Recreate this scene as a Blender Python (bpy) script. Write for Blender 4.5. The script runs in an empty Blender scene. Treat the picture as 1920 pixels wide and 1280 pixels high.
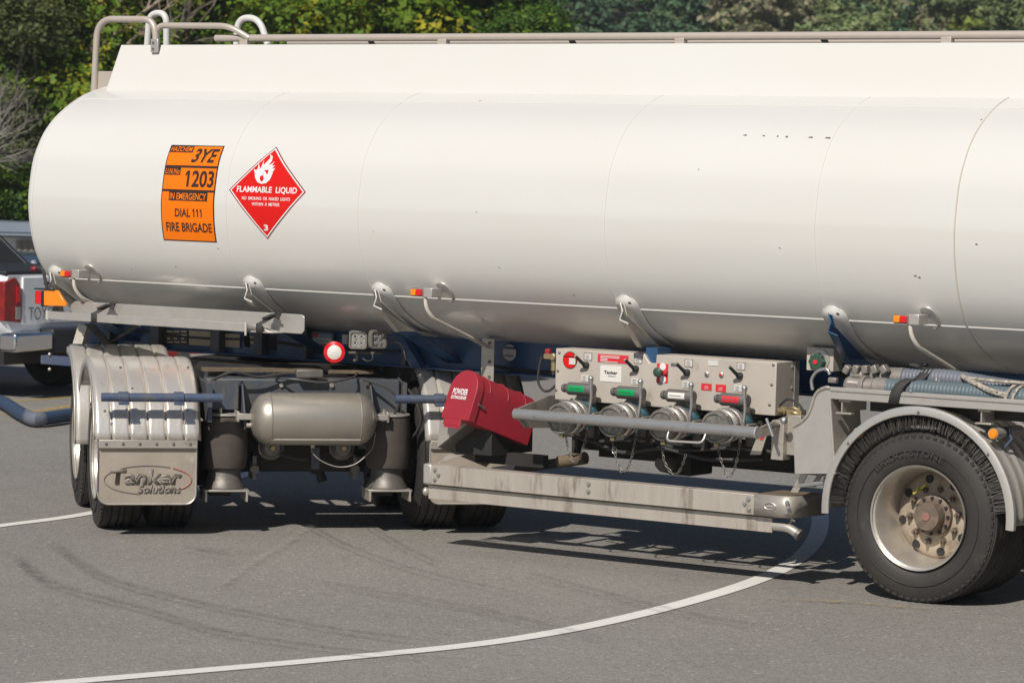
import bpy, bmesh, math, random
from mathutils import Vector as V, Matrix as M
random.seed(7)
PI = math.pi
rad = math.radians
SC = bpy.context.scene
COL = SC.collection
sin, cos = math.sin, math.cos

# ------------------------------------------------------------------ camera
F_PX, YAW, PITCH, ROLL = 5965.8, 0.6118, 0.0557, 0.0237
CAM = V((7.544, -14.362, 2.182))
FWD = V((-sin(YAW)*cos(PITCH), cos(YAW)*cos(PITCH), -sin(PITCH)))
RGT0 = V((cos(YAW), sin(YAW), 0)); UP0 = RGT0.cross(FWD)
RGT = cos(ROLL)*RGT0 + sin(ROLL)*UP0
UPV = -sin(ROLL)*RGT0 + cos(ROLL)*UP0
cd = bpy.data.cameras.new("camera")
cam = bpy.data.objects.new("camera", cd); COL.objects.link(cam)
mw = M((RGT, UPV, -FWD)).transposed().to_4x4(); mw.translation = CAM
cam.matrix_world = mw
cd.sensor_width = 36; cd.lens = F_PX/1920*36
cd.clip_start = 0.5; cd.clip_end = 3000
cd.dof.use_dof = True; cd.dof.focus_distance = 17.2; cd.dof.aperture_fstop = 6.3
SC.camera = cam

# ------------------------------------------------------------------ light
SUN_TO = V((0.20, -1.0, 0.96)).normalized()
w = bpy.data.worlds.new("World"); SC.world = w; w.use_nodes = True
nt = w.node_tree; nt.nodes.clear()
sky = nt.nodes.new('ShaderNodeTexSky'); sky.sky_type = 'NISHITA'; sky.sun_disc = False
sky.sun_elevation = math.asin(SUN_TO.z); sky.sun_rotation = math.atan2(SUN_TO.x, SUN_TO.y)
sky.air_density = 1.0; sky.dust_density = 0.6; sky.ozone_density = 3.0
bg = nt.nodes.new('ShaderNodeBackground'); bg.inputs[1].default_value = 0.052
out = nt.nodes.new('ShaderNodeOutputWorld')
nt.links.new(sky.outputs[0], bg.inputs[0]); nt.links.new(bg.outputs[0], out.inputs[0])
sd = bpy.data.lights.new("sun", 'SUN'); sd.energy = 4.75; sd.angle = rad(0.53); sd.color = (1.0, 0.94, 0.86)
so = bpy.data.objects.new("sun", sd); COL.objects.link(so)
so.rotation_mode = 'QUATERNION'; so.rotation_quaternion = SUN_TO.to_track_quat('Z', 'Y'); so.location = (0, -20, 20)
SC.view_settings.view_transform = 'Standard'; SC.view_settings.look = 'None'
SC.view_settings.exposure = -0.07; SC.view_settings.gamma = 1.0
SC.view_settings.use_curve_mapping = False

# ------------------------------------------------------------------ helpers
def ray(px, py):
    return FWD + RGT*((px-960)/F_PX) - UPV*((py-640)/F_PX)
def at(px, py, ax, val):
    d = ray(px, py); i = 'XYZ'.index(ax); t = (val-CAM[i])/d[i]
    return CAM + d*t
def far(px, py, dist):
    d = ray(px, py); return CAM + d*(dist/d.dot(FWD))
PSI = 0.8435
DM = M.Translation((-4.3165, 0.366, 0)) @ M.Rotation(PSI, 4, 'Z')
DAX = V((cos(PSI), sin(PSI), 0)); DH = V((-sin(PSI), cos(PSI), 0)); DO = V((-4.3165, 0.366, 0))
def atd(px, py, yd):
    d = ray(px, py); t = (yd-(CAM-DO).dot(DH))/d.dot(DH); q = CAM+d*t
    return V(((q-DO).dot(DAX), yd, q.z))

def setp(n, **k):
    for a, b in k.items():
        if a in n.inputs: n.inputs[a].default_value = b
MATS = {}
def mat(name, col, rough=0.6, metal=0.0, col2=None, scale=8.0, amt=0.5, bump=0.0, bscale=60.0,
        stretch=(1, 1, 1), coat=0.0, rvar=0.0, col3=None, scale3=2.0, thr3=(0.55, 0.7), island=0.0, spec=None, trans=0.0):
    m = bpy.data.materials.new(name); m.use_nodes = True
    t = m.node_tree; N = t.nodes; L = t.links
    b = N['Principled BSDF']
    b.inputs['Base Color'].default_value = (*col, 1); b.inputs['Roughness'].default_value = rough
    b.inputs['Metallic'].default_value = metal
    if coat: b.inputs['Coat Weight'].default_value = coat; b.inputs['Coat Roughness'].default_value = 0.12
    if spec is not None: b.inputs['Specular IOR Level'].default_value = spec
    if trans: b.inputs['Transmission Weight'].default_value = trans
    tc = N.new('ShaderNodeTexCoord'); mp = N.new('ShaderNodeMapping')
    mp.inputs['Scale'].default_value = stretch; L.new(tc.outputs['Object'], mp.inputs[0])
    cur = None
    if col2 is not None:
        n = N.new('ShaderNodeTexNoise'); n.inputs['Scale'].default_value = scale; n.inputs['Detail'].default_value = 6
        n.inputs['Roughness'].default_value = 0.62
        L.new(mp.outputs[0], n.inputs['Vector'])
        r = N.new('ShaderNodeMapRange'); r.inputs[1].default_value = 0.5-0.22; r.inputs[2].default_value = 0.5+0.22
        r.inputs[4].default_value = amt
        L.new(n.outputs[0], r.inputs[0])
        mx = N.new('ShaderNodeMix'); mx.data_type = 'RGBA'
        mx.inputs[6].default_value = (*col, 1); mx.inputs[7].default_value = (*col2, 1)
        L.new(r.outputs[0], mx.inputs[0]); cur = mx.outputs[2]
        if rvar:
            r2 = N.new('ShaderNodeMapRange'); r2.inputs[3].default_value = max(0.02, rough-rvar); r2.inputs[4].default_value = rough+rvar
            L.new(n.outputs[0], r2.inputs[0]); L.new(r2.outputs[0], b.inputs['Roughness'])
    if col3 is not None:
        n3 = N.new('ShaderNodeTexNoise'); n3.inputs['Scale'].default_value = scale3; n3.inputs['Detail'].default_value = 8
        n3.inputs['Roughness'].default_value = 0.7
        L.new(mp.outputs[0], n3.inputs['Vector'])
        r3 = N.new('ShaderNodeMapRange'); r3.inputs[1].default_value = thr3[0]; r3.inputs[2].default_value = thr3[1]
        L.new(n3.outputs[0], r3.inputs[0])
        mx3 = N.new('ShaderNodeMix'); mx3.data_type = 'RGBA'
        if cur: L.new(cur, mx3.inputs[6])
        else: mx3.inputs[6].default_value = (*col, 1)
        mx3.inputs[7].default_value = (*col3, 1); L.new(r3.outputs[0], mx3.inputs[0]); cur = mx3.outputs[2]
    if island:
        g = N.new('ShaderNodeNewGeometry'); hs = N.new('ShaderNodeHueSaturation')
        r4 = N.new('ShaderNodeMapRange'); r4.inputs[3].default_value = 1-island; r4.inputs[4].default_value = 1+island
        L.new(g.outputs['Random Per Island'], r4.inputs[0]); L.new(r4.outputs[0], hs.inputs['Value'])
        if cur: L.new(cur, hs.inputs['Color'])
        else: hs.inputs['Color'].default_value = (*col, 1)
        cur = hs.outputs[0]
    if cur: L.new(cur, b.inputs['Base Color'])
    if bump:
        nb = N.new('ShaderNodeTexNoise'); nb.inputs['Scale'].default_value = bscale; nb.inputs['Detail'].default_value = 5
        L.new(mp.outputs[0], nb.inputs['Vector'])
        bp = N.new('ShaderNodeBump'); bp.inputs['Strength'].default_value = bump; bp.inputs['Distance'].default_value = 0.01
        L.new(nb.outputs[0], bp.inputs['Height']); L.new(bp.outputs[0], b.inputs['Normal'])
    MATS[name] = m
    return m

class MB:
    def __init__(s, T=None): s.v = []; s.f = []; s.T = T; s.uv = None
    def add(s, vs, fs, T=None):
        o = len(s.v)
        for p in vs:
            p = V(p)
            if T is not None: p = T @ p
            if s.T is not None: p = s.T @ p
            s.v.append(p)
        for f in fs: s.f.append([i+o for i in f])
        return s
    def box(s, c, d, R=None):
        x, y, z = d[0]/2, d[1]/2, d[2]/2
        vs = [V((a*x, b*y, e*z)) for a in (-1, 1) for b in (-1, 1) for e in (-1, 1)]
        if R is not None: vs = [R @ p for p in vs]
        vs = [p+V(c) for p in vs]
        return s.add(vs, [(0, 1, 3, 2), (4, 6, 7, 5), (0, 4, 5, 1), (2, 3, 7, 6), (0, 2, 6, 4), (1, 5, 7, 3)])
    def bx(s, x0, x1, y0, y1, z0, z1):
        return s.box(((x0+x1)/2, (y0+y1)/2, (z0+z1)/2), (abs(x1-x0), abs(y1-y0), abs(z1-z0)))
    def prism(s, pts, ext):
        n = len(pts); ext = V(ext); pts = [V(p) for p in pts]
        fs = [list(range(n))[::-1], list(range(n, 2*n))]
        for i in range(n): j = (i+1) % n; fs.append((i, j, n+j, n+i))
        return s.add(pts+[p+ext for p in pts], fs)
    def tube(s, pts, r, seg=12, caps=True, closed=False):
        pts = [V(p) for p in pts]; n = len(pts)
        rr = r if isinstance(r, (list, tuple)) else [r]*n
        vs = []; up = None
        for i in range(n):
            if closed: t = (pts[(i+1) % n]-pts[i-1])
            else: t = pts[min(i+1, n-1)]-pts[max(i-1, 0)]
            if t.length < 1e-9: t = V((0, 0, 1))
            t.normalize()
            if up is None:
                up = V((0, 0, 1)) if abs(t.z) < 0.9 else V((1, 0, 0))
            a = t.cross(up)
            if a.length < 1e-6: a = t.cross(V((0, 1, 0)))
            a.normalize(); up = a.cross(t).normalized()
            for k in range(seg):
                th = 2*PI*k/seg; vs.append(pts[i]+a*(rr[i]*cos(th))+up*(rr[i]*sin(th)))
        fs = []
        for i in range(n if closed else n-1):
            for k in range(seg):
                k2 = (k+1) % seg; i2 = (i+1) % n
                fs.append((i*seg+k, i*seg+k2, i2*seg+k2, i2*seg+k))
        if caps and not closed:
            fs.append(list(range(seg))[::-1]); fs.append([(n-1)*seg+k for k in range(seg)])
        return s.add(vs, fs)
    def lathe(s, prof, o=(0, 0, 0), ax=(0, 1, 0), seg=48, a0=0, a1=2*PI, closedprof=False):
        ax = V(ax).normalized(); o = V(o)
        u = ax.cross(V((0, 0, 1)));
        if u.length < 1e-6: u = V((1, 0, 0))
        u.normalize(); w_ = u.cross(ax).normalized()
        full = abs(a1-a0-2*PI) < 1e-6; n = seg if full else seg+1; m = len(prof)
        vs = []
        for i in range(n):
            th = a0+(a1-a0)*i/seg
            d = u*cos(th)+w_*sin(th)
            for (r, h) in prof: vs.append(o+d*r+ax*h)
        fs = []
        for i in range(seg):
            i2 = (i+1) % n
            for k in range(m if closedprof else m-1):
                k2 = (k+1) % m
                fs.append((i*m+k, i*m+k2, i2*m+k2, i2*m+k))
        return s.add(vs, fs)
    def cyl(s, p0, p1, r, seg=16, r1=None):
        return s.tube([p0, p1], [r, r if r1 is None else r1], seg)
    def ball(s, c, r, sc=(1, 1, 1), seg=12):
        prof = [(max(1e-4, r*sin(PI*i/8)), -r*cos(PI*i/8)) for i in range(9)]
        o = len(s.v); t = s.T; s.T = None; s.lathe(prof, (0, 0, 0), (0, 0, 1), seg); s.T = t
        for i in range(o, len(s.v)):
            p = s.v[i]; p = V((p.x*sc[0], p.y*sc[1], p.z*sc[2]))+V(c)
            s.v[i] = (t @ p) if t is not None else p
        return s
    def build(s, name, m, parent=None, bevel=0.0, ang=38, label=None, tilt=None):
        me = bpy.data.meshes.new(name)
        off = V((0, 0, 0))
        q = parent
        while q is not None: off = off+q.location; q = q.parent
        me.from_pydata([p-off for p in s.v], [], s.f); me.validate()
        bm = bmesh.new(); bm.from_mesh(me); bmesh.ops.recalc_face_normals(bm, faces=bm.faces[:]); bm.to_mesh(me); bm.free()
        me.polygons.foreach_set('use_smooth', [True]*len(me.polygons))
        me.set_sharp_from_angle(angle=rad(ang))
        me.materials.append(m if not isinstance(m, str) else MATS[m])
        o = bpy.data.objects.new(name, me); COL.objects.link(o)
        if parent is not None: o.parent = parent
        if bevel:
            b = o.modifiers.new('bevel', 'BEVEL'); b.width = bevel; b.segments = 2; b.limit_method = 'ANGLE'; b.angle_limit = rad(40)
        if label: o['label'] = label
        return o

def empty(name, loc, label, cat, group=None, kind=None, rz=0):
    o = bpy.data.objects.new(name, None); COL.objects.link(o); o.location = loc; o.rotation_euler = (0, 0, rz)
    o.empty_display_size = 0.2
    o['label'] = label; o['category'] = cat
    if group: o['group'] = group
    if kind: o['kind'] = kind
    return o
def tag(o, label, cat=None, group=None, kind=None):
    o['label'] = label
    if cat: o['category'] = cat
    if group: o['group'] = group
    if kind: o['kind'] = kind
    return o
def cat_path(pts, n=6, closed=False):
    pts = [V(p) for p in pts]; N_ = len(pts); res = []
    for i in range(N_ if closed else N_-1):
        if closed: p0, p1, p2, p3 = pts[i-1], pts[i], pts[(i+1) % N_], pts[(i+2) % N_]
        else: p0, p1, p2, p3 = pts[max(i-1, 0)], pts[i], pts[i+1], pts[min(i+2, N_-1)]
        for k in range(n):
            t = k/n
            res.append(0.5*((2*p1)+(-p0+p2)*t+(2*p0-5*p1+4*p2-p3)*t*t+(-p0+3*p1-3*p2+p3)*t*t*t))
    if not closed: res.append(pts[-1])
    return res
def fillet(pts, r, n=6):
    pts = [V(p) for p in pts]; res = [pts[0]]
    for i in range(1, len(pts)-1):
        a, b, c = pts[i-1], pts[i], pts[i+1]
        d1 = (a-b); d2 = (c-b); k = min(r, d1.length*0.49, d2.length*0.49)
        p = b+d1.normalized()*k; q = b+d2.normalized()*k
        for j in range(n+1):
            t = j/n; res.append((1-t)**2*p+2*t*(1-t)*b+t*t*q)
    res.append(pts[-1]); return res
def text2d(s, w_, h_, bold=0.0, shear=0.0, space=1.0, flags=()):
    """2D text mesh fitted into a w x h box centred on the origin."""
    c = bpy.data.curves.new('lettering', 'FONT'); c.body = s; c.size = 1; c.offset = bold; c.shear = shear
    c.space_character = space; c.resolution_u = 4; c.fill_mode = 'FRONT'; c.align_x = 'CENTER'
    o = bpy.data.objects.new('lettering', c); COL.objects.link(o)
    dg = bpy.context.evaluated_depsgraph_get(); me = bpy.data.meshes.new_from_object(o.evaluated_get(dg))
    vs = [(v.co.x, v.co.y) for v in me.vertices]; fs = [tuple(p.vertices) for p in me.polygons]
    bpy.data.objects.remove(o); bpy.data.meshes.remove(me); bpy.data.curves.remove(c)
    if flags:   # the built-in face draws 1 as a bare stick: give it its flag
        par = list(range(len(vs)))
        def fd(i):
            while par[i] != i: i = par[i]
            return i
        for f in fs:
            for q in f[1:]: par[fd(q)] = fd(f[0])
        comp = {}
        for i in range(len(vs)): comp.setdefault(fd(i), []).append(i)
        cs = sorted(comp.values(), key=lambda c_: min(vs[i][0] for i in c_))
        for k in flags:
            xa = min(vs[i][0] for i in cs[k]); yt = max(vs[i][1] for i in cs[k]); o_ = len(vs)
            xt = min(vs[i][0] for i in cs[k] if vs[i][1] > yt-.1)
            vs += [(xt, yt), (xt, yt-.17), (xt-.12, yt-.25), (xt-.12, yt-.12)]; fs.append((o_, o_+3, o_+2, o_+1))
    x0 = min(v[0] for v in vs); x1 = max(v[0] for v in vs); y0 = min(v[1] for v in vs); y1 = max(v[1] for v in vs)
    return [((x-(x0+x1)/2)/(x1-x0)*w_, (y-(y0+y1)/2)/(y1-y0)*h_) for x, y in vs], fs

# ------------------------------------------------------------------ materials
mat('tank_white', (0.66, 0.650, 0.622), 0.34, 0, (0.63, 0.612, 0.572), 1.3, 0.6, coat=0.25, bump=0.03, bscale=2.5, stretch=(0.6, 1, 1.5), col3=(0.61, 0.575, 0.51), scale3=9, thr3=(0.62, 0.9))
mat('tank_grime', (0.50, 0.45, 0.38), 0.6, 0, (0.42, 0.37, 0.30), 20, 0.6)
mat('weld', (0.58, 0.54, 0.48), 0.4, 0, (0.5, 0.46, 0.40), 30, 0.6)
mat('bracket_white', (0.62, 0.58, 0.51), 0.45, 0, (0.42, 0.38, 0.32), 25, 0.7, bump=0.15)
mat('alu', (0.57, 0.52, 0.455), 0.42, 0.55, (0.42, 0.39, 0.35), 7, 0.8, bump=0.08, bscale=90, rvar=0.10, stretch=(1, 1, 1.6), col3=(0.19, 0.15, 0.12), scale3=6.0, thr3=(0.54, 0.74))
mat('alu_clean', (0.63, 0.60, 0.56), 0.38, 0.6, (0.50, 0.47, 0.43), 9, 0.7, bump=0.05, rvar=0.08, col3=(0.38, 0.35, 0.32), scale3=4, thr3=(0.62, 0.85))
mat('alu_guard', (0.76, 0.725, 0.67), 0.34, 0.60, (0.58, 0.53, 0.46), 5, 0.7, bump=0.10, bscale=40, rvar=0.12, stretch=(1, 1, 0.5), col3=(0.30, 0.25, 0.19), scale3=7, thr3=(0.58, 0.80))
mat('pipe_steel', (0.54, 0.48, 0.42), 0.42, 0.25, (0.46, 0.40, 0.34), 12, 0.7, rvar=0.1)
mat('galv', (0.55, 0.545, 0.54), 0.33, 0.75, (0.40, 0.39, 0.38), 14, 0.8, bump=0.06, rvar=0.12, col3=(0.2, 0.19, 0.18), scale3=12, thr3=(0.62, 0.72))
mat('chain_steel', (0.20, 0.19, 0.17), 0.5, 0.5)
mat('chrome', (0.75, 0.75, 0.76), 0.12, 1.0)
mat('cap_metal', (0.36, 0.34, 0.31), 0.45, 0.5, (0.11, 0.10, 0.09), 26, 0.95, bump=0.2, bscale=70, rvar=0.12)
mat('alu_stain', (0.60, 0.55, 0.48), 0.42, 0.45, (0.44, 0.39, 0.33), 4, 0.8, bump=0.08, bscale=40, rvar=0.1, stretch=(3.0, 1, 0.55), col3=(0.24, 0.19, 0.15), scale3=3.0, thr3=(0.54, 0.68))
mat('steel_dark', (0.22, 0.20, 0.18), 0.5, 0.5, (0.12, 0.11, 0.10), 15, 0.7, bump=0.1)
mat('frame_blue', (0.022, 0.085, 0.215), 0.34, 0, (0.035, 0.055, 0.085), 6, 0.7, coat=0.2, col3=(0.12, 0.11, 0.10), scale3=9, thr3=(0.62, 0.8))
mat('frame_bluegrey', (0.050, 0.070, 0.100), 0.5, 0, (0.10, 0.09, 0.08), 5, 0.9, bump=0.08, stretch=(3, 3, 0.7), col3=(0.17, 0.14, 0.10), scale3=6, thr3=(0.55, 0.8))
mat('pipe_blue', (0.055, 0.095, 0.19), 0.42, 0.2, (0.15, 0.14, 0.13), 12, 0.7, col3=(0.26, 0.22, 0.17), scale3=20, thr3=(0.58, 0.7))
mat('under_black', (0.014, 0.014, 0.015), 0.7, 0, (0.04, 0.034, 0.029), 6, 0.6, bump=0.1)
mat('grime_brown', (0.19, 0.14, 0.085), 0.85, 0, (0.09, 0.07, 0.05), 9, 0.8, bump=0.3, bscale=30)
mat('rubber', (0.030, 0.028, 0.027), 0.72, 0, (0.055, 0.050, 0.046), 5, 0.7, bump=0.12, bscale=120)
mat('tyre', (0.020, 0.019, 0.018), 0.66, 0, (0.044, 0.038, 0.033), 3, 0.9, bump=0.10, bscale=90, col3=(0.075, 0.065, 0.055), scale3=6, thr3=(0.6, 0.8))
mat('tyre_mark', (0.040, 0.036, 0.033), 0.72)
mat('bristle', (0.045, 0.042, 0.040), 0.8, 0, (0.16, 0.14, 0.12), 3, 0.6, island=0.6)
mat('rim', (0.62, 0.59, 0.54), 0.36, 0.6, (0.46, 0.41, 0.34), 7, 0.9, bump=0.06, rvar=0.1, col3=(0.30, 0.25, 0.19), scale3=11, thr3=(0.58, 0.80))
mat('rim_disc', (0.50, 0.42, 0.32), 0.6, 0.1, (0.24, 0.19, 0.14), 9, 0.9, bump=0.12, col3=(0.20, 0.13, 0.085), scale3=10, thr3=(0.52, 0.72))
mat('hub', (0.27, 0.20, 0.15), 0.6, 0.4, (0.10, 0.085, 0.07), 25, 0.8, bump=0.25)
mat('hub_red', (0.30, 0.13, 0.105), 0.7, 0, (0.22, 0.15, 0.12), 40, 0.7)
mat('yellow_tag', (0.45, 0.40, 0.05), 0.6)
mat('airbag', (0.085, 0.068, 0.055), 0.75, 0, (0.055, 0.045, 0.04), 7, 0.8, bump=0.15, stretch=(1, 1, 3))
mat('airtank', (0.50, 0.455, 0.39), 0.40, 0.7, (0.38, 0.345, 0.295), 5, 0.8, rvar=0.08, bump=0.04)
mat('flap', (0.42, 0.365, 0.295), 0.55, 0.15, (0.31, 0.27, 0.225), 5, 0.9, bump=0.10, col3=(0.5, 0.46, 0.4), scale3=9, thr3=(0.62, 0.8))
mat('flap_text', (0.26, 0.225, 0.19), 0.6, 0, (0.2, 0.17, 0.15), 30, 0.8)
mat('flap_red', (0.42, 0.17, 0.13), 0.6)
mat('rust_edge', (0.10, 0.06, 0.10), 0.6)
mat('ext_red', (0.36, 0.016, 0.034), 0.5, 0, (0.27, 0.025, 0.035), 6, 0.8, col3=(0.33, 0.08, 0.08), scale3=14, thr3=(0.62, 0.85))
mat('orange', (0.86, 0.185, 0.003), 0.5, 0, (0.82, 0.175, 0.004), 4, 0.6, spec=0.2)
mat('sign_black', (0.030, 0.014, 0.010), 0.5)
mat('sign_red', (0.66, 0.010, 0.008), 0.5, 0, (0.60, 0.012, 0.009), 5, 0.6, spec=0.2)
mat('sign_maroon', (0.20, 0.012, 0.02), 0.5)
mat('white', (0.78, 0.77, 0.75), 0.5)
mat('letter_white', (0.80, 0.74, 0.73), 0.5)
mat('sticker_white', (0.66, 0.64, 0.60), 0.5, 0, (0.45, 0.43, 0.40), 60, 0.5)
mat('sticker_red', (0.62, 0.03, 0.04), 0.45)
mat('sticker_tan', (0.45, 0.38, 0.27), 0.55, 0, (0.35, 0.29, 0.2), 40, 0.6)
mat('sticker_blue', (0.22, 0.33, 0.45), 0.5)
mat('plate_dark', (0.09, 0.06, 0.04), 0.5)
mat('green', (0.0, 0.30, 0.09), 0.4)
mat('knob_green', (0.03, 0.075, 0.05), 0.5)
mat('lens_red', (0.65, 0.01, 0.015), 0.18, 0, coat=0.5)
mat('lens_amber', (0.85, 0.26, 0.01), 0.25, 0, coat=0.4)
mat('lens_clear', (0.50, 0.49, 0.45), 0.15, 0.4, (0.25, 0.24, 0.22), 60, 0.8)
mat('grey_plastic', (0.13, 0.12, 0.115), 0.55, 0, (0.09, 0.083, 0.078), 9, 0.7)
mat('lamp_grey', (0.21, 0.195, 0.175), 0.5, 0.2, (0.15, 0.14, 0.125), 20, 0.7)
mat('lens_white', (0.72, 0.70, 0.66), 0.3)
mat('brass', (0.45, 0.36, 0.20), 0.4, 0.7)
mat('teal', (0.02, 0.16, 0.22), 0.5, 0, (0.10, 0.12, 0.12), 20, 0.6)
mat('panel_alu', (0.55, 0.495, 0.43), 0.5, 0.15, (0.45, 0.41, 0.36), 5, 0.8, bump=0.04, rvar=0.08, col3=(0.27, 0.22, 0.17), scale3=9, thr3=(0.58, 0.82))
mat('hose_blue', (0.085, 0.125, 0.145), 0.55, 0, (0.13, 0.16, 0.17), 9, 0.7)
mat('hose_grey', (0.15, 0.165, 0.20), 0.55, 0, (0.12, 0.13, 0.16), 9, 0.7)
mat('hose_dark', (0.022, 0.05, 0.10), 0.4, 0, (0.05, 0.07, 0.10), 9, 0.7)
mat('coupling', (0.32, 0.29, 0.26), 0.5, 0.4, (0.20, 0.18, 0.16), 20, 0.7)
mat('rope', (0.62, 0.55, 0.44), 0.9, 0, (0.10, 0.09, 0.09), 55, 1.0)
mat('strap', (0.035, 0.033, 0.032), 0.8, 0, (0.06, 0.055, 0.05), 30, 0.6)
mat('wire', (0.05, 0.05, 0.05), 0.5)
mat('wire_pale', (0.45, 0.42, 0.38), 0.5, 0.5)
# vehicles
mat('lamp_dark_red', (0.34, 0.008, 0.010), 0.15, 0, (0.10, 0.01, 0.01), 14, 0.9, coat=0.6)
mat('car_white', (0.76, 0.77, 0.79), 0.28, 0, coat=0.6, col2=(0.72, 0.73, 0.75), scale=2, amt=0.6)
mat('car_blue', (0.045, 0.075, 0.12), 0.3, 0.2, coat=0.6)
mat('car_silver', (0.42, 0.45, 0.50), 0.3, 0.3, coat=0.6)
mat('car_red', (0.32, 0.02, 0.015), 0.3, 0, coat=0.6)
mat('glass_dark', (0.02, 0.025, 0.03), 0.06, 0, spec=0.8)
mat('plastic_black', (0.018, 0.020, 0.024), 0.5)
mat('letter_grey', (0.22, 0.22, 0.23), 0.4, 0.5)
mat('shed_white', (0.62, 0.62, 0.62), 0.7, 0, (0.5, 0.5, 0.5), 1, 0.7)
mat('shed_roof', (0.21, 0.25, 0.31), 0.5, 0.1, (0.17, 0.21, 0.26), 1, 0.7)
mat('iron_grey', (0.26, 0.24, 0.22), 0.6, 0.2, (0.17, 0.155, 0.14), 2, 0.8)

def leafmat(name, c1, c2, c3, sc=0.7):
    m = mat(name, c1, 0.62, 0, c2, sc, 1.0, col3=c3, scale3=sc*2.3, thr3=(0.52, 0.66), island=0.22, spec=0.3)
    b = m.node_tree.nodes['Principled BSDF']
    t = m.node_tree; N = t.nodes
    tr = N.new('ShaderNodeBsdfTranslucent'); ms = N.new('ShaderNodeMixShader'); ms.inputs[0].default_value = 0.3
    src = b.inputs['Base Color'].links[0].from_socket
    t.links.new(src, tr.inputs[0])
    o = [n for n in N if n.type == 'OUTPUT_MATERIAL'][0]
    t.links.new(b.outputs[0], ms.inputs[1]); t.links.new(tr.outputs[0], ms.inputs[2]); t.links.new(ms.outputs[0], o.inputs[0])
    return m
leafmat('leaf_a', (0.085, 0.165, 0.018), (0.040, 0.095, 0.016), (0.21, 0.29, 0.02))
leafmat('leaf_b', (0.108, 0.135, 0.040), (0.072, 0.090, 0.032), (0.162, 0.171, 0.054))
leafmat('leaf_c', (0.16, 0.25, 0.02), (0.08, 0.16, 0.015), (0.46, 0.38, 0.02))
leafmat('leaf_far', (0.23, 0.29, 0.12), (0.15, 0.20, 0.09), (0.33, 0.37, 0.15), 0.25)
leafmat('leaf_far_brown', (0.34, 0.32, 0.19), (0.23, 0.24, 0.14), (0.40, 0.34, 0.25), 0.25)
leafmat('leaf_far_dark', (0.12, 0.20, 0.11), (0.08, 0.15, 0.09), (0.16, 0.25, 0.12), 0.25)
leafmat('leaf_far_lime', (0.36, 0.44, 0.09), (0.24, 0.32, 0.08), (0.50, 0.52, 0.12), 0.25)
mat('bark', (0.16, 0.13, 0.10), 0.85, 0, (0.09, 0.075, 0.06), 4, 0.8, bump=0.3, bscale=12)
mat('bark_pale', (0.42, 0.34, 0.26), 0.8, 0, (0.28, 0.20, 0.15), 4, 0.8)
mat('twig_grey', (0.30, 0.28, 0.24), 0.85, 0, (0.2, 0.18, 0.15), 4, 0.8)
mat('hill_soil', (0.055, 0.07, 0.035), 0.9, 0, (0.035, 0.045, 0.025), 0.05, 0.9)

def asphalt():
    m = bpy.data.materials.new('asphalt'); m.use_nodes = True; t = m.node_tree; N = t.nodes; L = t.links
    b = N['Principled BSDF']; b.inputs['Roughness'].default_value = 0.72; b.inputs['Specular IOR Level'].default_value = 0.45
    tc = N.new('ShaderNodeTexCoord')
    def noise(sc, det=5, ro=0.6):
        n = N.new('ShaderNodeTexNoise'); n.inputs['Scale'].default_value = sc; n.inputs['Detail'].default_value = det
        n.inputs['Roughness'].default_value = ro; L.new(tc.outputs['Object'], n.inputs['Vector']); return n.outputs[0]
    def ramp(src, a, b_, c=0.0, d=1.0):
        r = N.new('ShaderNodeMapRange'); r.inputs[1].default_value = a; r.inputs[2].default_value = b_
        r.inputs[3].default_value = c; r.inputs[4].default_value = d; L.new(src, r.inputs[0]); return r.outputs[0]
    def mix(fac, a, b_):
        x = N.new('ShaderNodeMix'); x.data_type = 'RGBA'
        L.new(fac, x.inputs[0])
        if isinstance(a, tuple): x.inputs[6].default_value = (*a, 1)
        else: L.new(a, x.inputs[6])
        x.inputs[7].default_value = (*b_, 1); return x.outputs[2]
    c = mix(ramp(noise(0.45, 4), 0.35, 0.65), (0.262, 0.247, 0.223), (0.222, 0.208, 0.188))
    c = mix(ramp(noise(2.2, 6, 0.7), 0.5, 0.8, 0, 0.6), c, (0.292, 0.271, 0.240))
    c = mix(ramp(noise(3.1, 8, 0.75), 0.56, 0.75, 0, 0.45), c, (0.17, 0.157, 0.145))
    vo = N.new('ShaderNodeTexVoronoi'); vo.inputs['Scale'].default_value = 95; L.new(tc.outputs['Object'], vo.inputs['Vector'])
    sep = N.new('ShaderNodeSeparateColor'); L.new(vo.outputs['Color'], sep.inputs[0])
    c = mix(ramp(sep.outputs[0], 0.45, 1.0, 0, 0.40), c, (0.42, 0.39, 0.36))
    c = mix(ramp(sep.outputs[1], 0.55, 1.0, 0, 0.42), c, (0.085, 0.078, 0.072))
    vo2 = N.new('ShaderNodeTexVoronoi'); vo2.inputs['Scale'].default_value = 75; L.new(tc.outputs['Object'], vo2.inputs['Vector'])
    sep2 = N.new('ShaderNodeSeparateColor'); L.new(vo2.outputs['Color'], sep2.inputs[0])
    c = mix(ramp(sep2.outputs[2], 0.985, 1.0, 0, 0.8), c, (0.50, 0.47, 0.43))
    L.new(c, b.inputs['Base Color'])
    bp = N.new('ShaderNodeBump'); bp.inputs['Strength'].default_value = 0.55; bp.inputs['Distance'].default_value = 0.006
    L.new(vo.outputs['Distance'], bp.inputs['Height'])
    bp2 = N.new('ShaderNodeBump'); bp2.inputs['Strength'].default_value = 0.25; bp2.inputs['Distance'].default_value = 0.03
    L.new(noise(5, 6), bp2.inputs['Height']); L.new(bp.outputs[0], bp2.inputs['Normal'])
    L.new(bp2.outputs[0], b.inputs['Normal'])
    MATS['asphalt'] = m
asphalt()

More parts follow.
